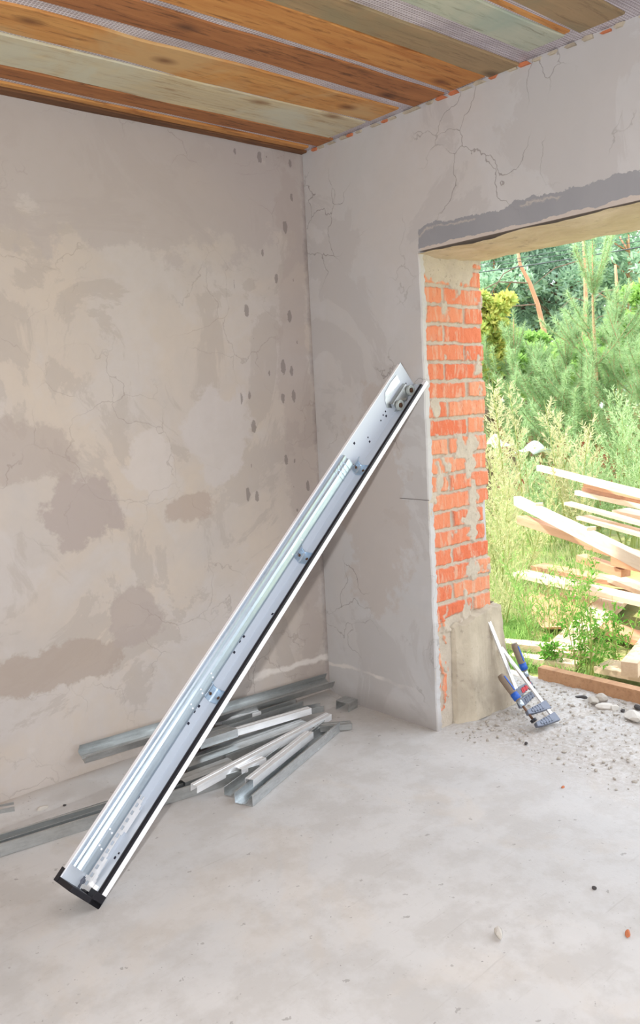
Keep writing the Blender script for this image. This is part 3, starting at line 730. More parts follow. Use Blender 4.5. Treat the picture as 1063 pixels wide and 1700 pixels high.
# ------------------------------------------------------------------ two bar clamps leaning on the foot of the reveal
def clamp(label, top, bot, jdir, slide, jl=.11, hl=.13, flip=1, hoff=0, red=False):
    top = Vector(top); bot = Vector(bot); ax = (top-bot).normalized(); L = (top-bot).length
    jd = Vector(jdir); jd = (jd-ax*jd.dot(ax)).normalized(); nn = ax.cross(jd)
    M = Matrix((ax, jd, nn)).transposed().to_4x4(); root = empty('bar_clamp', label, 'clamp', bot); root.rotation_euler = M.to_euler()
    b = MB(); b.sheet([(-.0085, .004), (-.0085, -.004), (-.003, -.004), (-.002, -.0025), (.002, -.0025), (.003, -.004), (.0085, -.004), (.0085, .004), (.003, .004), (.002, .0025), (-.002, .0025), (-.003, .004)], 0, L, .0004, closed=True)
    b.box(.001, L-.001, -.0082, .0082, -.0024, .0024); b.box(0, L, -.0088, -.0035, -.0042, .0042); b.box(0, L, .0035, .0088, -.0042, .0042)
    b.build('bar', m_alu, root)
    def jaw(x, name, rd):
        m = MB()
        poly = [(x-.020, -.020), (x+.020, -.020), (x+.018, .018), (x+.014, jl*.7), (x+.012, jl), (x-.006, jl+.006), (x-.012, jl*.8), (x-.018, .018)]
        m.prism(poly, -.009, .009)
        o = m.build(name, m_iron, root, bevel=.003)
        m = MB(); m.prism([(x-.010, .02), (x+.010, .02), (x+.006, jl*.82), (x-.004, jl*.82)], -.0115, .0115); 
        for k in range(4): m.box(x-.012, x+.012, .03+k*.018, .035+k*.018, -.0125, .0125)
        m.build('rib', m_red if rd else m_iron, o)
        return o
    fj = jaw(.016, 'fixed_jaw', False); sj = jaw(slide, 'sliding_jaw', red)
    y = jl-.004
    b = MB(); b.tube([(.045, y, 0), (slide+.075, y, 0)], .0055, 10); sc = b.build('screw', m_rod, root)
    b = MB(); b.ring((.040, y, 0), (1, 0, 0), 0, .014, .010, 16); b.build('pressure_pad', m_black, sc)
    b = MB(); b.tube([(slide+.035, y, 0), (slide+.065, y, 0)], .0105, 12); b.build('ferrule', m_zinc, root)
    b = MB(); b.tube([(slide+.062, y, 0), (slide+.085, y, 0), (slide+.12, y, 0), (slide+.06+hl, y, 0), (slide+.075+hl, y, 0)], [.012, .0155, .0165, .0165, .013], 8); h_ = b.build('handle', m_handle, root)
    b = MB(); b.tube([(slide+.068, y, 0), (slide+.098, y, 0)], .0172, 8)
    for k in range(3): b.box(slide+.105, slide+.175, y-.003, y+.003, -.0176, .0176, T=Matrix.Translation((0, y, 0)) @ Matrix.Rotation(k*math.pi/3, 4, 'X') @ Matrix.Translation((0, -y, 0)) if k == 0 else None) if k == 0 else None
    b.build('paint_band', m_blue, h_)
    return root
# clamp P, nearer: bar foot by (922,1192), jaws toward image lower left
pb = G(924, 1197, .015); pt = on(832, 1075, 1, -.715)
clamp('nearer bar clamp lying lower, blue-banded handle on its left side', pt, pb, (G(884, 1212)-G(925, 1190)), .075, jl=.125, hl=.115)
qb = G(868, 1172, .035); qt = on(808, 1022, 1, -.690)
clamp('farther bar clamp reaching higher on the brick reveal, handle on its right side', qt, qb, (G(896, 1160, .03)-G(866, 1172, .03)), .06, jl=.10, hl=.115, red=True)

# ------------------------------------------------------------------ stones and small debris
def rock(name, c, s, mat, label, cat, group=None, seed=0, flat=.6, rz=0, n=1):
    import bmesh
    bm = bmesh.new(); bmesh.ops.create_icosphere(bm, subdivisions=2, radius=1)
    rs = random.Random(seed)
    pl = [(Vector((rs.gauss(0,1), rs.gauss(0,1), rs.gauss(0,1))).normalized(), .55+rs.random()*.3) for _ in range(9)]
    for v in bm.verts:
        for nrm, d in pl:
            k = v.co.dot(nrm)
            if k > d: v.co -= nrm*(k-d)
        v.co = Vector((v.co.x*s[0], v.co.y*s[1], v.co.z*s[2]))
    me = bpy.data.meshes.new(name); bm.to_mesh(me); bm.free(); o = new(name, me, mat)
    o.location = (c[0], c[1], c[2]+s[2]*.6); o.rotation_euler = (0, 0, rz)
    return tag(o, label, cat, group)
rock('plaster_lump', G(71, 1345), (.022, .014, .011), m_stone2, 'small white plaster lump on the floor below the left wall, left of the leaning track', 'plaster lump', seed=1)
rock('plaster_lump', G(828, 1553), (.012, .028, .012), m_stone2, 'oblong white plaster lump near the lower right of the floor', 'plaster lump', seed=2, rz=-.7)
rock('brick_chip', G(935, 1308), (.008, .006, .005), m_chip, 'tiny orange chip below the bar clamps in the middle right of the floor', 'brick chip', seed=3)
rock('brick_chip', G(1043, 1552), (.016, .008, .006), m_chip, 'orange brick chip at the lower right corner of the floor', 'brick chip', seed=4, rz=.4)
rock('pebble', G(987, 1476), (.009, .007, .006), m_dark, 'dark grey pebble on the bare floor above the lower right chip', 'pebble', seed=5)
rock('pebble', G(874, 1236), (.010, .008, .007), m_dark, 'black pebble just below the nearer bar clamp', 'pebble', seed=6)
rock('pebble', G(107, 1338), (.008, .006, .004), m_dark, 'tiny dark pebble on the floor right of the white lump by the left wall', 'pebble', seed=61)
rock('brick_chip', G(832, 1159), (.012, .008, .005), m_chip, 'orange chip in the gravel between the concrete foot and the clamp handle', 'brick chip', seed=7)
st = [((1000, 1165), (.035, .03, .028), 'angular grey stone standing against the threshold timber'), ((985, 1168), (.035, .025, .02), 'rounded grey stone left of the angular one at the threshold timber'),
      ((1004, 1176), (.04, .03, .018), 'flat pale stone in front of the angular stone'), ((1020, 1178), (.025, .02, .014), 'small pale stone right of the flat one by the threshold'),
      ((1052, 1194), (.06, .04, .022), 'large whitish slab of rubble at the right edge of the photo'), ((965, 1160), (.030, .02, .012), 'dark bluish flat stone by the threshold timber'),
      ((1035, 1182), (.012, .012, .010), 'little dark stone under the threshold timber at the right'), ((1060, 1178), (.02, .02, .016), 'dark stone under the threshold at the right edge')]
for i, (p, s, lb) in enumerate(st):
    rock('rubble_stone', G(*p), s, (m_dark if 'dark' in lb else (m_stone2 if ('pale' in lb or 'whit' in lb) else m_stone)), lb, 'stone', 'rubble stones along the threshold timber', seed=20+i, rz=i)
def gravel(name, n, samp, smin, smax, mat, label):
    import bmesh
    bm = bmesh.new(); bmesh.ops.create_icosphere(bm, subdivisions=1, radius=1); base = np.array([v.co[:] for v in bm.verts]); ft = np.array([[v.index for v in f.verts] for f in bm.faces]); bm.free()
    V = []; F = []
    for i in range(n):
        x, y = samp(); s = smin+(smax-smin)*random.random()**3
        sc = np.array([s*(.6+RNG.random()*.8), s*(.6+RNG.random()*.8), s*(.4+RNG.random()*.5)])
        a = RNG.random()*6.28; R = np.array([[math.cos(a), -math.sin(a), 0], [math.sin(a), math.cos(a), 0], [0, 0, 1]])
        v = (base*(.75+.5*RNG.random((len(base), 1))))*sc @ R.T + np.array([x, y, sc[2]*.4+.002]); F.append(ft+len(base)*i); V.append(v)
    o = npmesh(name, np.concatenate(V), np.concatenate(F), mat); return tag(o, label, 'gravel', kind='stuff')
def s1():
    while True:
        x = random.uniform(.0, .80); y = random.uniform(-1.9, -.2) 
        if (x < TH+.14 and y > -.745): continue
        if random.random() < min(1, .12+x*1.3+ (.9 if y > -.85 else 0)): return x, y
gravel('gravel', 1500, s1, .002, .009, m_stone, 'loose grey mortar gravel strewn over the floor of the opening')

# ------------------------------------------------------------------ threshold timber, lumber pile
def plank(label, p0, p1, w, t, mat=None, z_is_top=True, roll=0, group='lumber heaped in the yard', name='lumber_plank', cat='plank', taper=0, nails=0):
    p0 = Vector(p0); p1 = Vector(p1); ax = (p1-p0).normalized(); L = (p1-p0).length
    side = Vector((0,0,1)).cross(ax).normalized(); up = ax.cross(side)
    r = math.radians(roll); s2 = side*math.cos(r)+up*math.sin(r); u2 = -side*math.sin(r)+up*math.cos(r)
    m = MB(); n = 14; rs = random.Random(hash(label) % 1000 if False else len(label))
    vs = []
    for i in range(n+1):
        x = L*i/n; k = 1-taper*(1 if i == 0 else 0); j = lambda a: rs.uniform(-a, a)
        hw = w/2*k
        for (y, z) in ((-hw, -t), (-hw, 0), (hw, 0), (hw, -t)): vs.append((x, y+j(.0015)*w*10, z+j(.001)))
    fs = [(i*4+k, i*4+(k+1)%4, (i+1)*4+(k+1)%4, (i+1)*4+k) for i in range(n) for k in range(4)]
    fs += [(0, 3, 2, 1), (n*4, n*4+1, n*4+2, n*4+3)]
    m.add(vs, fs); o = m.build(name, mat or w_lu)
    o.matrix_world = Matrix.Translation(p0) @ Matrix((ax, s2, u2)).transposed().to_4x4()
    for q in range(nails):
        m = MB(); xx = .45+.9*q; m.box(xx, xx+.02, -.01, .035, 0, .018); m.box(xx+.002, xx+.018, -.012, -.010, 0, .012); m.build('cleat', w_lu, o)
    return tag(o, label, cat, group)
plank('brown threshold timber on edge across the foot of the opening', (.845, -.60, .058), (.845, -3.2, .066), .05, .065, w_th, group=None, name='threshold_timber', cat='timber')
plank('square-cut light timber post lying with its end toward the room, right edge', G(1045, 1100, .12)+Vector((0,0,0)), G(1180, 930, .20), .075, .07, w_lu, group=None, name='timber_post', cat='timber')
LP = [
 ('highest long batten of the heap, white on top with an orange edge', (895, 772, .86), (1140, 833, .80), .038, .040, 0, 0),
 ('thin batten just below the highest one, starting further right', (972, 803, .78), (1140, 838, .74), .03, .025, 1, 0),
 ('second thin batten of the bundle under the highest batten', (970, 809, .75), (1140, 846, .71), .03, .025, 1, 0),
 ('third orange-edged batten, lowest of the bundle, tip further left', (958, 814, .73), (1140, 852, .69), .035, .03, 0, 0),
 ('short light board sloping right under the bundle of battens', (943, 833, .66), (1110, 878, .60), .055, .02, 0, 0),
 ('broad pale board half buried in the middle of the heap', (968, 856, .58), (1130, 900, .54), .10, .02, 0, 0),
 ('wide pale board end at the right edge above the big beam', (1030, 845, .64), (1150, 870, .60), .14, .03, 0, 0),
 ('thick beam with small cleats pointing up left, front of the heap', (859, 824, .70), (1150, 962, .64), .048, .06, 0, 3),
 ('thick beam under the cleated one, tip showing below it', (866, 856, .60), (1100, 930, .50), .07, .05, 1, 0),
 ('brown edge-on board behind the weeds at right', (975, 893, .42), (1150, 942, .36), .05, .07, 1, 0),
 ('reddish brown beam at the right edge below the big beam', (1022, 922, .34), (1150, 950, .32), .08, .06, 1, 0),
 ('short brown beam end left of the reddish one', (965, 920, .30), (1040, 945, .26), .08, .05, 1, 0),
 ('flat board with a pinkish end lying on the grass behind the slab', (893, 937, .12), (1080, 972, .12), .15, .03, 1, 0),
 ('long rough-sawn slab with frayed end lying across the grass', (862, 948, .15), (1140, 1010, .15), .14, .03, 0, 0),
 ('diagonal chip-littered board running toward the weeds', (1035, 978, .06), (925, 1082, .05), .17, .03, 0, 0),
 ('brown plywood sheet lying in the grass behind the clamps', (915, 985, .03), (965, 1040, .03), .42, .012, 1, 0),
 ('narrow board lying just beyond the concrete foot', (835, 1063, .06), (985, 1078, .06), .09, .035, 0, 0),
 ('white painted board under the weeds near the timber post', (1000, 1100, .05), (1110, 1122, .05), .16, .03, 0, 0),
 ('low grey board behind the clamp handle at the edge of the yard', (850, 1085, .03), (960, 1100, .03), .08, .03, 0, 0),
 ('plank crossing the right edge behind the tall weeds', (985, 1030, .05), (1120, 1075, .05), .15, .03, 1, 0),
 ('upper short plank near the right edge in the lower heap', (1015, 955, .14), (1130, 1000, .12), .12, .03, 0, 0)]
for i, (lb, a, b_, w, t_, mt, nl) in enumerate(LP):
    plank(lb, G(*a), G(*b_), w, t_, w_lu2 if mt else w_lu, nails=nl)
# trestle blocks carrying the raised heap
for i, (p, z, lb) in enumerate((((1125, 935), .44, 'rough block under the right end of the heap'), ((1120, 866), .62, 'rough block under the bundle of battens'))):
    q = G(p[0], p[1], z); plank(lb, q+Vector((-.03, -.12, 0)), q+Vector((.03, .12, 0)), .12, z+.02, w_lu, group='blocks under the lumber', name='timber_block', cat='timber')

# ------------------------------------------------------------------ vegetation
def tris_from(P, Dr, ln, wd, droop=0):
    """blade triangles: P base, Dr direction"""
    n = len(P); r = RNG.normal(size=(n, 3)); s = np.cross(Dr, r); s /= np.linalg.norm(s, axis=1, keepdims=True)+1e-9
    ln = np.broadcast_to(ln, (n,))[:, None]; wd = np.broadcast_to(wd, (n,))[:, None]
    V = np.empty((n, 3, 3)); V[:, 0] = P-s*wd/2; V[:, 1] = P+s*wd/2; V[:, 2] = P+Dr*ln
    return V.reshape(-1, 3), np.arange(3*n).reshape(-1, 3)
def leaves_from(P, Dr, ln, wd):
    n = len(P); r = RNG.normal(size=(n, 3)); s = np.cross(Dr, r); s /= np.linalg.norm(s, axis=1, keepdims=True)+1e-9
    ln = np.broadcast_to(ln, (n,))[:, None]; wd = np.broadcast_to(wd, (n,))[:, None]
    V = np.empty((n, 4, 3)); V[:, 0] = P; V[:, 1] = P+Dr*ln*.45-s*wd/2; V[:, 2] = P+Dr*ln; V[:, 3] = P+Dr*ln*.45+s*wd/2
    return V.reshape(-1, 3), np.arange(4*n).reshape(-1, 4)
def unit(a): return a/(np.linalg.norm(a, axis=-1, keepdims=True)+1e-9)

# grass
def grass(name, n, samp, hmin, hmax, mat, label):
    P = np.array([samp() for _ in range(n)]); Dr = unit(np.stack([RNG.normal(0, .38, n), RNG.normal(0, .38, n), np.ones(n)], 1))
    ln = hmin+(hmax-hmin)*RNG.random(n)**2
    s = unit(np.stack([RNG.normal(size=n), RNG.normal(size=n), np.zeros(n)], 1)); wd = (.0022+.0011*np.linalg.norm(P[:, :2]-np.array([CAM.x, CAM.y]), axis=1)*.6)[:, None]
    tipd = unit(Dr+np.stack([RNG.normal(0, .7, n), RNG.normal(0, .7, n), -.1*np.ones(n)], 1)); l = ln[:, None]
    V = np.empty((n, 5, 3)); V[:, 0] = P-s*wd/2; V[:, 1] = P+s*wd/2; V[:, 2] = P+Dr*l*.6+s*wd*.4; V[:, 3] = P+Dr*l*.6-s*wd*.4; V[:, 4] = P+Dr*l*.6+tipd*l*.45
    idx = np.arange(n)[:, None]*5
    F = np.concatenate([idx+np.array([0, 1, 2]), idx+np.array([0, 2, 3]), idx+np.array([3, 2, 4])])
    o = npmesh(name, V.reshape(-1, 3), F, mat); return tag(o, label, 'grass', kind='stuff')
def sg(x0, x1, ylo, yhi, pw=1.6):
    def f():
        while True:
            x = x0+(x1-x0)*random.random()**pw
            # wedge seen through the opening
            k = (x-CAM.x); y = CAM.y + k*random.uniform(.60, 1.42)
            q = fbm(np.array([x*1.3]), np.array([y*1.3]), 3, 5)[0]
            if y > ylo and random.random() < q*1.8-.25: return (x, y, -.03)
    return f
grass('short_grass', 34000, sg(.92, 7, -2.5, 9), .03, .10, l_grass2, 'fresh green grass covering the yard beyond the opening')
grass('dry_grass', 13000, sg(1.6, 10, -2, 12), .06, .30, l_grass, 'tall straw-yellow grass standing among the lumber and weeds')
def sj():
    a = random.random(); x = random.uniform(.88, 1.6); y = CAM.y+(x-CAM.x)*random.uniform(.72, .92) ; return (x, y, -.03)
grass('grass_tuft', 5000, sj, .05, .16, l_grass2, 'dense green grass right behind the concrete foot of the reveal')

def feather(name, label, cat, loc, h, nst, spread, mat, group=None, lw=.006, ll=.035, seed=0, dens=1.0, lean=.25):
    """stems with ascending side sprays covered in narrow leaflets"""
    rs = np.random.default_rng(seed); root = empty(name, label, cat, loc, group)
    V = []; F = []; c = 0; st = MB()
    for k in range(nst):
        a = rs.random()*6.28; l = lean*rs.random()**.6; hh = h*(.65+.4*rs.random())
        base = np.array([math.cos(a), math.sin(a), 0])*spread*.35*rs.random(); dr = unit(np.array([math.cos(a)*l, math.sin(a)*l, 1.]))
        bend = rs.normal(0, .06, 3)
        def sp(t): return base+dr*hh*t+bend*hh*t*t
        st.tube([sp(t) for t in np.linspace(0, 1, 6)], [.006*(1-t*.75)*max(h, .6) for t in np.linspace(0, 1, 6)], 5)
        nb = int(24*hh*dens)+6
        for j in range(nb):
            t = .15+.82*j/nb; p0 = sp(t); ang = rs.random()*6.28; up = .9+.5*rs.random()
            bd_ = unit(np.array([math.cos(ang), math.sin(ang), up])); bl = spread*(.40+.35*rs.random())*(1.12-t)**.8
            m = int(30*bl/.25*dens)+5; tt = rs.random(m)
            curve = lambda q: p0+bd_*bl*q[:, None]+np.array([0, 0, .18*bl])*(q**2)[:, None]
            P = curve(tt); Dr = unit(bd_*.9+rs.normal(0, .55, (m, 3))+np.array([0, 0, .35]))
            v, f = leaves_from(P, Dr, ll*(.6+.6*rs.random(m)), lw); V.append(v); F.append(f+c); c += len(v)
    o = npmesh('leaf_spray', np.concatenate(V), np.concatenate(F), mat, root)
    st.build('stem', m_stem, root, recalc=False)
    return root
def at_ground(u, v, d, z=-.03):
    p = D(u, v, d); return Vector((p.x, p.y, z)), p.z
def fplant(label, cat, u, vtop, d, nst, spread, mat, seed, name='feathery_weed', group=None, **k):
    q, z = at_ground(u, vtop, d); return feather(name, label, cat, q, max(z+.03, .3), nst, spread, mat, group, seed=seed, **k)
FG = 'feathery weeds in the yard'
fplant('pale dry-tipped feathery weed right beside the brick reveal', 'weed', 848, 612, 7.0, 4, .5, l_dry, 1, group=FG, ll=.05, lw=.008)
fplant('yellowish feathery weed in the middle, in front of the young pines', 'weed', 955, 668, 7.0, 4, .55, l_dry, 2, group=FG, ll=.05, lw=.008)
fplant('tall green feathery weed clump at the right edge behind the lumber', 'weed', 1035, 645, 7.0, 8, .75, l_fea, 3, group=FG, ll=.045, lw=.008, lean=.35)
fplant('green feathery weed right of the centre one, over the battens', 'weed', 1000, 705, 7.2, 6, .6, l_fea, 4, group=FG, ll=.045, lw=.008, lean=.4)
fplant('low greyish-green weed clump between the dry one and the lumber', 'weed', 900, 715, 7.6, 7, .6, l_fea, 5, group=FG, ll=.04, lw=.008, lean=.4)
fplant('low yellow-green weed clump behind the highest batten', 'weed', 950, 735, 7.8, 7, .6, l_fea, 6, group=FG, ll=.04, lw=.008, lean=.4)
fplant('short fresh weed clump low down beside the brick reveal', 'weed', 826, 765, 6.2, 7, .45, l_grass, 7, group=FG, ll=.04, lw=.008, lean=.45)
fplant('straw-coloured low clump in front of the beam tips', 'weed', 822, 850, 5.0, 6, .3, l_grass, 8, group=FG, ll=.035, lw=.006, lean=.5)
fplant('small weed clump right of the straw-coloured one, under the battens', 'weed', 905, 905, 4.6, 6, .3, l_grass2, 9, group=FG, ll=.035, lw=.006, lean=.5)
fplant('leafy clump filling the gap right of the highest batten', 'weed', 1045, 745, 7.6, 8, .6, l_fea, 10, group=FG, ll=.04, lw=.008, lean=.4)

def pine(label, loc, h, whorls, seed, leader=.35, width=.5, name='young_pine', group='young pines in the yard', mat=None, dens=1.0):
    rs = np.random.default_rng(seed); root = empty(name, label, 'pine tree', loc, group)
    b = MB(); b.tube([(0, 0, 0), (.02, 0, h*.5), (0, .01, h*.8), (0, 0, h)], [.028, .020, .012, .004], 7); b.build('trunk', m_bark, root, recalc=False)
    V = []; F = []; c = 0; br = MB()
    def shoot(p0, d, L, nl=.075):
        nonlocal c
        n = max(10, int(760*L*dens)); t = rs.random(n)**.9; up = np.array([0, 0, .22*L])
        P = p0+d*L*t[:, None]+up*(t**2)[:, None]; Dr = unit(d*.50+rs.normal(0, .45, (n, 3)))
        v, f = tris_from(P, Dr, nl*(.7+.5*rs.random(n)), .0055); V.append(v); F.append(f+c); c += len(v)
        br.tube([p0+d*L*q+up*q*q for q in (0, .5, 1)], [.0045, .0035, .002], 5)
    zs = [h*w for w in whorls]
    for i, z in enumerate(zs):
        near_top = (i >= len(zs)-1); nb = 7 if near_top else 5
        for k in range(nb):
            a = 6.28*k/nb+rs.random()*.6+i; 
            if near_top: d = unit(np.array([math.cos(a)*.45, math.sin(a)*.45, 1])); shoot(np.array([0, 0, z]), d, leader*(.7+.3*rs.random()))
            else:
                up = .95; d = unit(np.array([math.cos(a), math.sin(a), up])); L = width*(1.2-(z/h))*(.8+.4*rs.random()); p0 = np.array([0, 0, z]); shoot(p0, d, L)
                e = p0+d*L+np.array([0, 0, .22*L])
                for q in range(3):
                    d2 = unit(d*.6+rs.normal(0, .38, 3)+np.array([0, 0, .55])); shoot(p0+d*L*(.55+.12*q), d2, L*.55)
    shoot(np.array([0, 0, zs[-1]]), np.array([0, 0, 1.]), h-zs[-1])
    for a, b_ in zip([.35]+list(whorls[:-1]), whorls): shoot(np.array([0, 0, h*a]), np.array([0, 0, 1.]), h*(b_-a), .05)
    npmesh('needle_foliage', np.concatenate(V), np.concatenate(F), mat or l_pine, root); br.build('branch', m_bark, root, recalc=False)
    return root
def pn(label, u, vtop, d, wh, seed, **k):
    q, z = at_ground(u, vtop, d); return pine(label, q, z+.03, wh, seed, **k)
pn('tallest young pine with a crown of upright shoots, its tip near the cables', 984, 405, 8.2, [.15, .31, .58, .83], 31, width=.95, leader=.58)
pn('young pine at the right edge, behind and right of the tallest one', 1026, 480, 9.0, [.25, .5, .72, .86], 32, width=.75)
pn('bushy young pine with splayed candles left of the tallest one', 940, 560, 8.6, [.3, .5, .68, .85], 33, width=.85)
pn('slim young pine nearest the brick reveal, tip level with the leaning trunk foot', 853, 530, 9.0, [.25, .45, .65, .82], 34, width=.8)
pn('broad young pine filling the gap between the slim and the splayed one', 896, 590, 9.2, [.3, .5, .7, .85], 35, width=.85)
pn('low dense young pine at the foot of the right-hand one', 1062, 575, 8.2, [.3, .5, .7, .85], 36, width=.95)

def blobtree(name, label, cat, u, v, d, rx, rz, mat, group, n=9000, ls=.09, lw=.05, seed=0, clumps=40, trunk=True, hard=.30, bark=None):
    """crown of many leaf clumps round centre pixel (u,v) at depth d"""
    rs = np.random.default_rng(seed); c = D(u, v, d); root = empty(name, label, cat, (c.x, c.y, -.03), group)
    cz = c.z+.03
    cl = unit(rs.normal(size=(clumps, 3)))*(rs.random((clumps, 1))**.4)*np.array([rx, rx, rz])
    cl[:, 2] += cz; k = rs.integers(0, clumps, n); rad = hard*min(rx, rz)*(.5+.8*rs.random(clumps))
    off = unit(rs.normal(size=(n, 3)))*(rs.random((n, 1))**.35)*np.array([1, 1, .55]); P = cl[k]+off*rad[k][:, None]
    Dr = unit(off+rs.normal(0, .6, (n, 3))+np.array([0, 0, .2]))
    V, F = leaves_from(P, Dr, ls*(.6+.8*rs.random(n)), lw)
    npmesh('foliage', V, F, mat, root)
    b = MB(); b.tube([(0, 0, 0), (0, 0, cz*.6), (0, 0, cz+rz*.5)], [.02*cz+.03, .016*cz+.02, .02], 7)
    for i in range(0, clumps, 3):
        b.tube([(0, 0, max(cl[i][2]-.4*rx, .2)), tuple(cl[i])], [.03, .01], 5)
    b.build('trunk', bark or m_barkd, root, recalc=False)
    return root
BG = 'trees and bushes beyond the yard'
blobtree('leafy_bush', 'yellow-turning leafy bush just right of the brick reveal', 'bush', 808, 550, 9.5, .30, .55, l_ylw, BG, 9000, .08, .05, 41)
blobtree('leafy_bush', 'fresh green bush below the foot of the leaning trunk', 'bush', 885, 600, 12, .8, .45, l_lime, BG, 12000, .09, .06, 42)
blobtree('leafy_bush', 'lime green bush at the right edge behind the pines', 'bush', 1068, 560, 11, .6, .6, l_lime, BG, 12000, .09, .06, 43)
blobtree('leafy_bush', 'mid green bush behind the slim young pine', 'bush', 845, 612, 11, .5, .4, l_lime, BG, 8000, .09, .06, 44)
blobtree('leafy_bush', 'green bush between the tallest pine and the leaning trunk', 'bush', 940, 610, 13, .9, .5, l_lime, BG, 12000, .09, .06, 45)
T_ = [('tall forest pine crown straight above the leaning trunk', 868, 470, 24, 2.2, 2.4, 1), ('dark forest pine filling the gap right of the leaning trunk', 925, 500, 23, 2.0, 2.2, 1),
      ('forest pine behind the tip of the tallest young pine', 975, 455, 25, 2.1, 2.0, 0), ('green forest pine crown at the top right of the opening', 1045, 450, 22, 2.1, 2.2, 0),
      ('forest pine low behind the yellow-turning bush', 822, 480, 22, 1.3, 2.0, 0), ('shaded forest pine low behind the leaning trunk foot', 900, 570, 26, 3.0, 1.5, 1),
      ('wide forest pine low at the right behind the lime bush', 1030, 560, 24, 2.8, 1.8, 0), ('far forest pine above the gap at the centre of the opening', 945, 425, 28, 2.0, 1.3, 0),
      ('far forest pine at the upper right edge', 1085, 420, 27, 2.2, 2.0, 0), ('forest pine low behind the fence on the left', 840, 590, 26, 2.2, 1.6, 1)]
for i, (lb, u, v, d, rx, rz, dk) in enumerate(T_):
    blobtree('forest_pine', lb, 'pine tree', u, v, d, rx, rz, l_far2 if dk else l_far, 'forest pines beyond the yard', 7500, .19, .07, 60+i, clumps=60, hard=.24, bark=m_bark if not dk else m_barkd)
# leaning bare trunk and straight red trunks
def trunk(label, pts, d, r, seed=0, twigs=4):
    P = [D(u, v, d) for u, v in pts]; foot = P[-1].copy(); 
    P2 = P+[Vector((foot.x+.1, foot.y, -.05))]
    root = empty('bare_pine', label, 'pine trunk', P2[-1], 'bare red-barked pine trunks'); o = P2[-1]
    b = MB(); n = len(P2); b.tube([p-o for p in reversed(P2)], [r*(1.15-.6*i/(n-1)) for i in range(n)], 9); b.build('trunk', m_bark, root, recalc=False)
    rs = random.Random(seed)
    for k in range(twigs):
        p = P[min(k+1, len(P)-1)]-o; q = p-RGT*rs.uniform(.5, 1.3)-Vector((0, 0, rs.uniform(.1, .7)))
        b = MB(); b.tube([p, (p+q)/2+Vector((0, 0, .15)), q], [.015, .01, .005], 5); b.build('dead_branch', m_barkd, root, recalc=False)
trunk('bent bare orange pine trunk left of the young pines', [(858, 405), (864, 440), (880, 470), (893, 505), (905, 555)], 15, .045, 1)
trunk('straight orange trunk behind the tip of the tallest young pine', [(968, 380), (971, 430), (973, 500), (970, 560)], 18, .05, 2, 3)
trunk('short stretch of orange trunk right of the tallest young pine', [(1022, 440), (1025, 480), (1024, 520)], 19, .05, 3, 2)
# overhead cables
for i, (lb, va, vb, r) in enumerate((('lowest and thickest overhead cable crossing the top of the opening', 449, 407, .007), ('middle thin overhead cable', 441, 397, .0035), ('upper thin overhead cable', 436, 388, .0035))):
    a = on(800, va, 0, 6.0); b_ = on(1063, vb, 0, 6.0); d = (b_-a)
    b = MB(); pts = [a-d*2+Vector((0, 0, 0))+d*5*t+Vector((0, 0, -.25*4*t*(1-t)+.22)) for t in np.linspace(0, 1, 24)]
    b.tube(pts, r, 6); tag(b.build('overhead_cable', m_cable, recalc=False), lb, 'cable', 'overhead cables')
# fence, gate pillar, plastic sheets
fa = D(790, 690, 13.2); fb = D(1100, 700, 12.2); dirf = Vector((fb.x-fa.x, fb.y-fa.y, 0)); Lf = dirf.length; dirf.normalize()
root = empty('board_fence', 'reddish-brown board fence half hidden behind the weeds', 'fence', (fa.x, fa.y, -.03)); nf = Vector((-dirf.y, dirf.x, 0))
MF = Matrix((dirf, nf, Vector((0, 0, 1)))).transposed(); root.rotation_euler = MF.to_euler()
b = MB(); 
for k in range(int(Lf/.13)): b.box(k*.13, k*.13+.11, 0, .02, .05, 1.15+.03*random.random())
b.build('fence_boards', m_fence, root)
b = MB(); b.box(0, Lf, .02, .05, .3, .36); b.box(0, Lf, .02, .05, .9, .96); b.build('rail', w_lu2, root)
pc = D(812, 690, 12.5); root = empty('brick_gate_pillar', 'pale red brick pillar with a white cap at the edge of the reveal', 'pillar', (pc.x, pc.y, -.03))
zc = D(812, 640, 12.5).z
b = MB(); b.box(-.12, .12, -.12, .12, 0, zc-.02)
for k in range(int(zc/.075)): b.box(-.125, .125, -.125, .125, k*.075, k*.075+.062)
b.build('shaft', m_fence, root); b = MB(); b.box(-.16, .16, -.16, .16, zc-.02, zc+.03); b.build('cap', m_whiteedge, root)
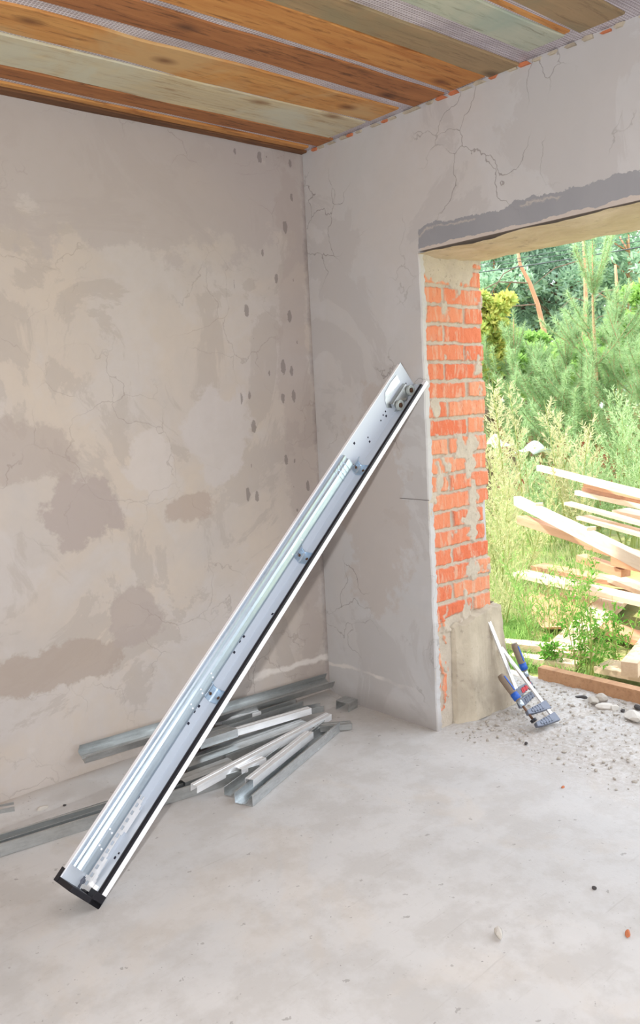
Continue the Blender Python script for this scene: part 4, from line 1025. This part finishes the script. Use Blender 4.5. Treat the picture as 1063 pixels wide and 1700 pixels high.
def sheet(label, u, v, d, w, h, seed):
    c = D(u, v, d); n = 14; X, Y = np.meshgrid(np.linspace(-w/2, w/2, n), np.linspace(-h/2, h/2, n)); Zs = .14*fbm(X*7, Y*7, 3, seed)+.10*np.exp(-(X**2+Y**2)/(w*w*.1))
    V = np.stack([X, Y, Zs], -1).reshape(-1, 3); jj, ii = np.meshgrid(np.arange(n-1), np.arange(n-1), indexing='ij')
    F = np.stack([jj*n+ii, jj*n+ii+1, (jj+1)*n+ii+1, (jj+1)*n+ii], -1).reshape(-1, 4)
    o = npmesh('plastic_sheet', V, F, m_sheet, smooth=True); o.location = c-Vector((0, 0, .2)); md = o.modifiers.new('solid', 'SOLIDIFY'); md.thickness = .01
    return tag(o, label, 'plastic sheet')
sheet('crumpled white sheet beside the brick reveal among the grass', 822, 714, 8.0, .22, .2, 1)
sheet('crumpled bluish-white sheet between the weeds in front of the fence', 890, 728, 8.4, .40, .22, 2)

# tall leafy weeds growing by the threshold
def leafweed(label, u, v, vtop, seed, nst, zb=-.02):
    p = G(u, v, 0); d = (p-CAM).dot(FWD); h = (D(u, vtop, d).z)
    rs = np.random.default_rng(seed); root = empty('leafy_weed', label, 'weed', p, 'leafy weeds by the threshold'); V = []; F = []; c = 0; st = MB()
    for k in range(nst):
        hh = h*(.55+.45*rs.random()) if k else h; a = rs.random()*6.28; l = .30*rs.random() if k else .03; dr = unit(np.array([math.cos(a)*l, math.sin(a)*l, 1.]))
        base = np.array([rs.normal(0, .015), rs.normal(0, .015), 0])
        st.tube([base, base+dr*hh*.5, base+dr*hh], [.003, .0022, .001], 5)
        for j in range(9):
            t = .12+.85*j/9; p0 = base+dr*hh*t; ang = rs.random()*6.28; bdv = unit(np.array([math.cos(ang), math.sin(ang), .5])); bl = hh*.42*(1.1-t)
            st.tube([p0, p0+bdv*bl], [.0014, .0007], 4); m = 7
            tt = rs.random(m); P = p0+bdv*bl*tt[:, None]; Dr = unit(bdv*.5+rs.normal(0, .6, (m, 3))-np.array([0, 0, .15]))
            v_, f_ = leaves_from(P, Dr, .018+.02*rs.random(m), .010); V.append(v_); F.append(f_+c); c += len(v_)
    npmesh('leaves', np.concatenate(V), np.concatenate(F), l_weed, root); st.build('stem', m_stem, root, recalc=False)
leafweed('tallest leafy weed standing behind the threshold timber, in front of the planks', 983, 1120, 915, 1, 7)
leafweed('second leafy weed left of the tallest, leaning over the chip-littered board', 955, 1112, 985, 2, 5)
leafweed('leafy weed right of the tallest, near the timber post', 1028, 1108, 985, 3, 5)
leafweed('low leafy weed between the clamp handle and the threshold timber', 915, 1105, 1050, 4, 5)
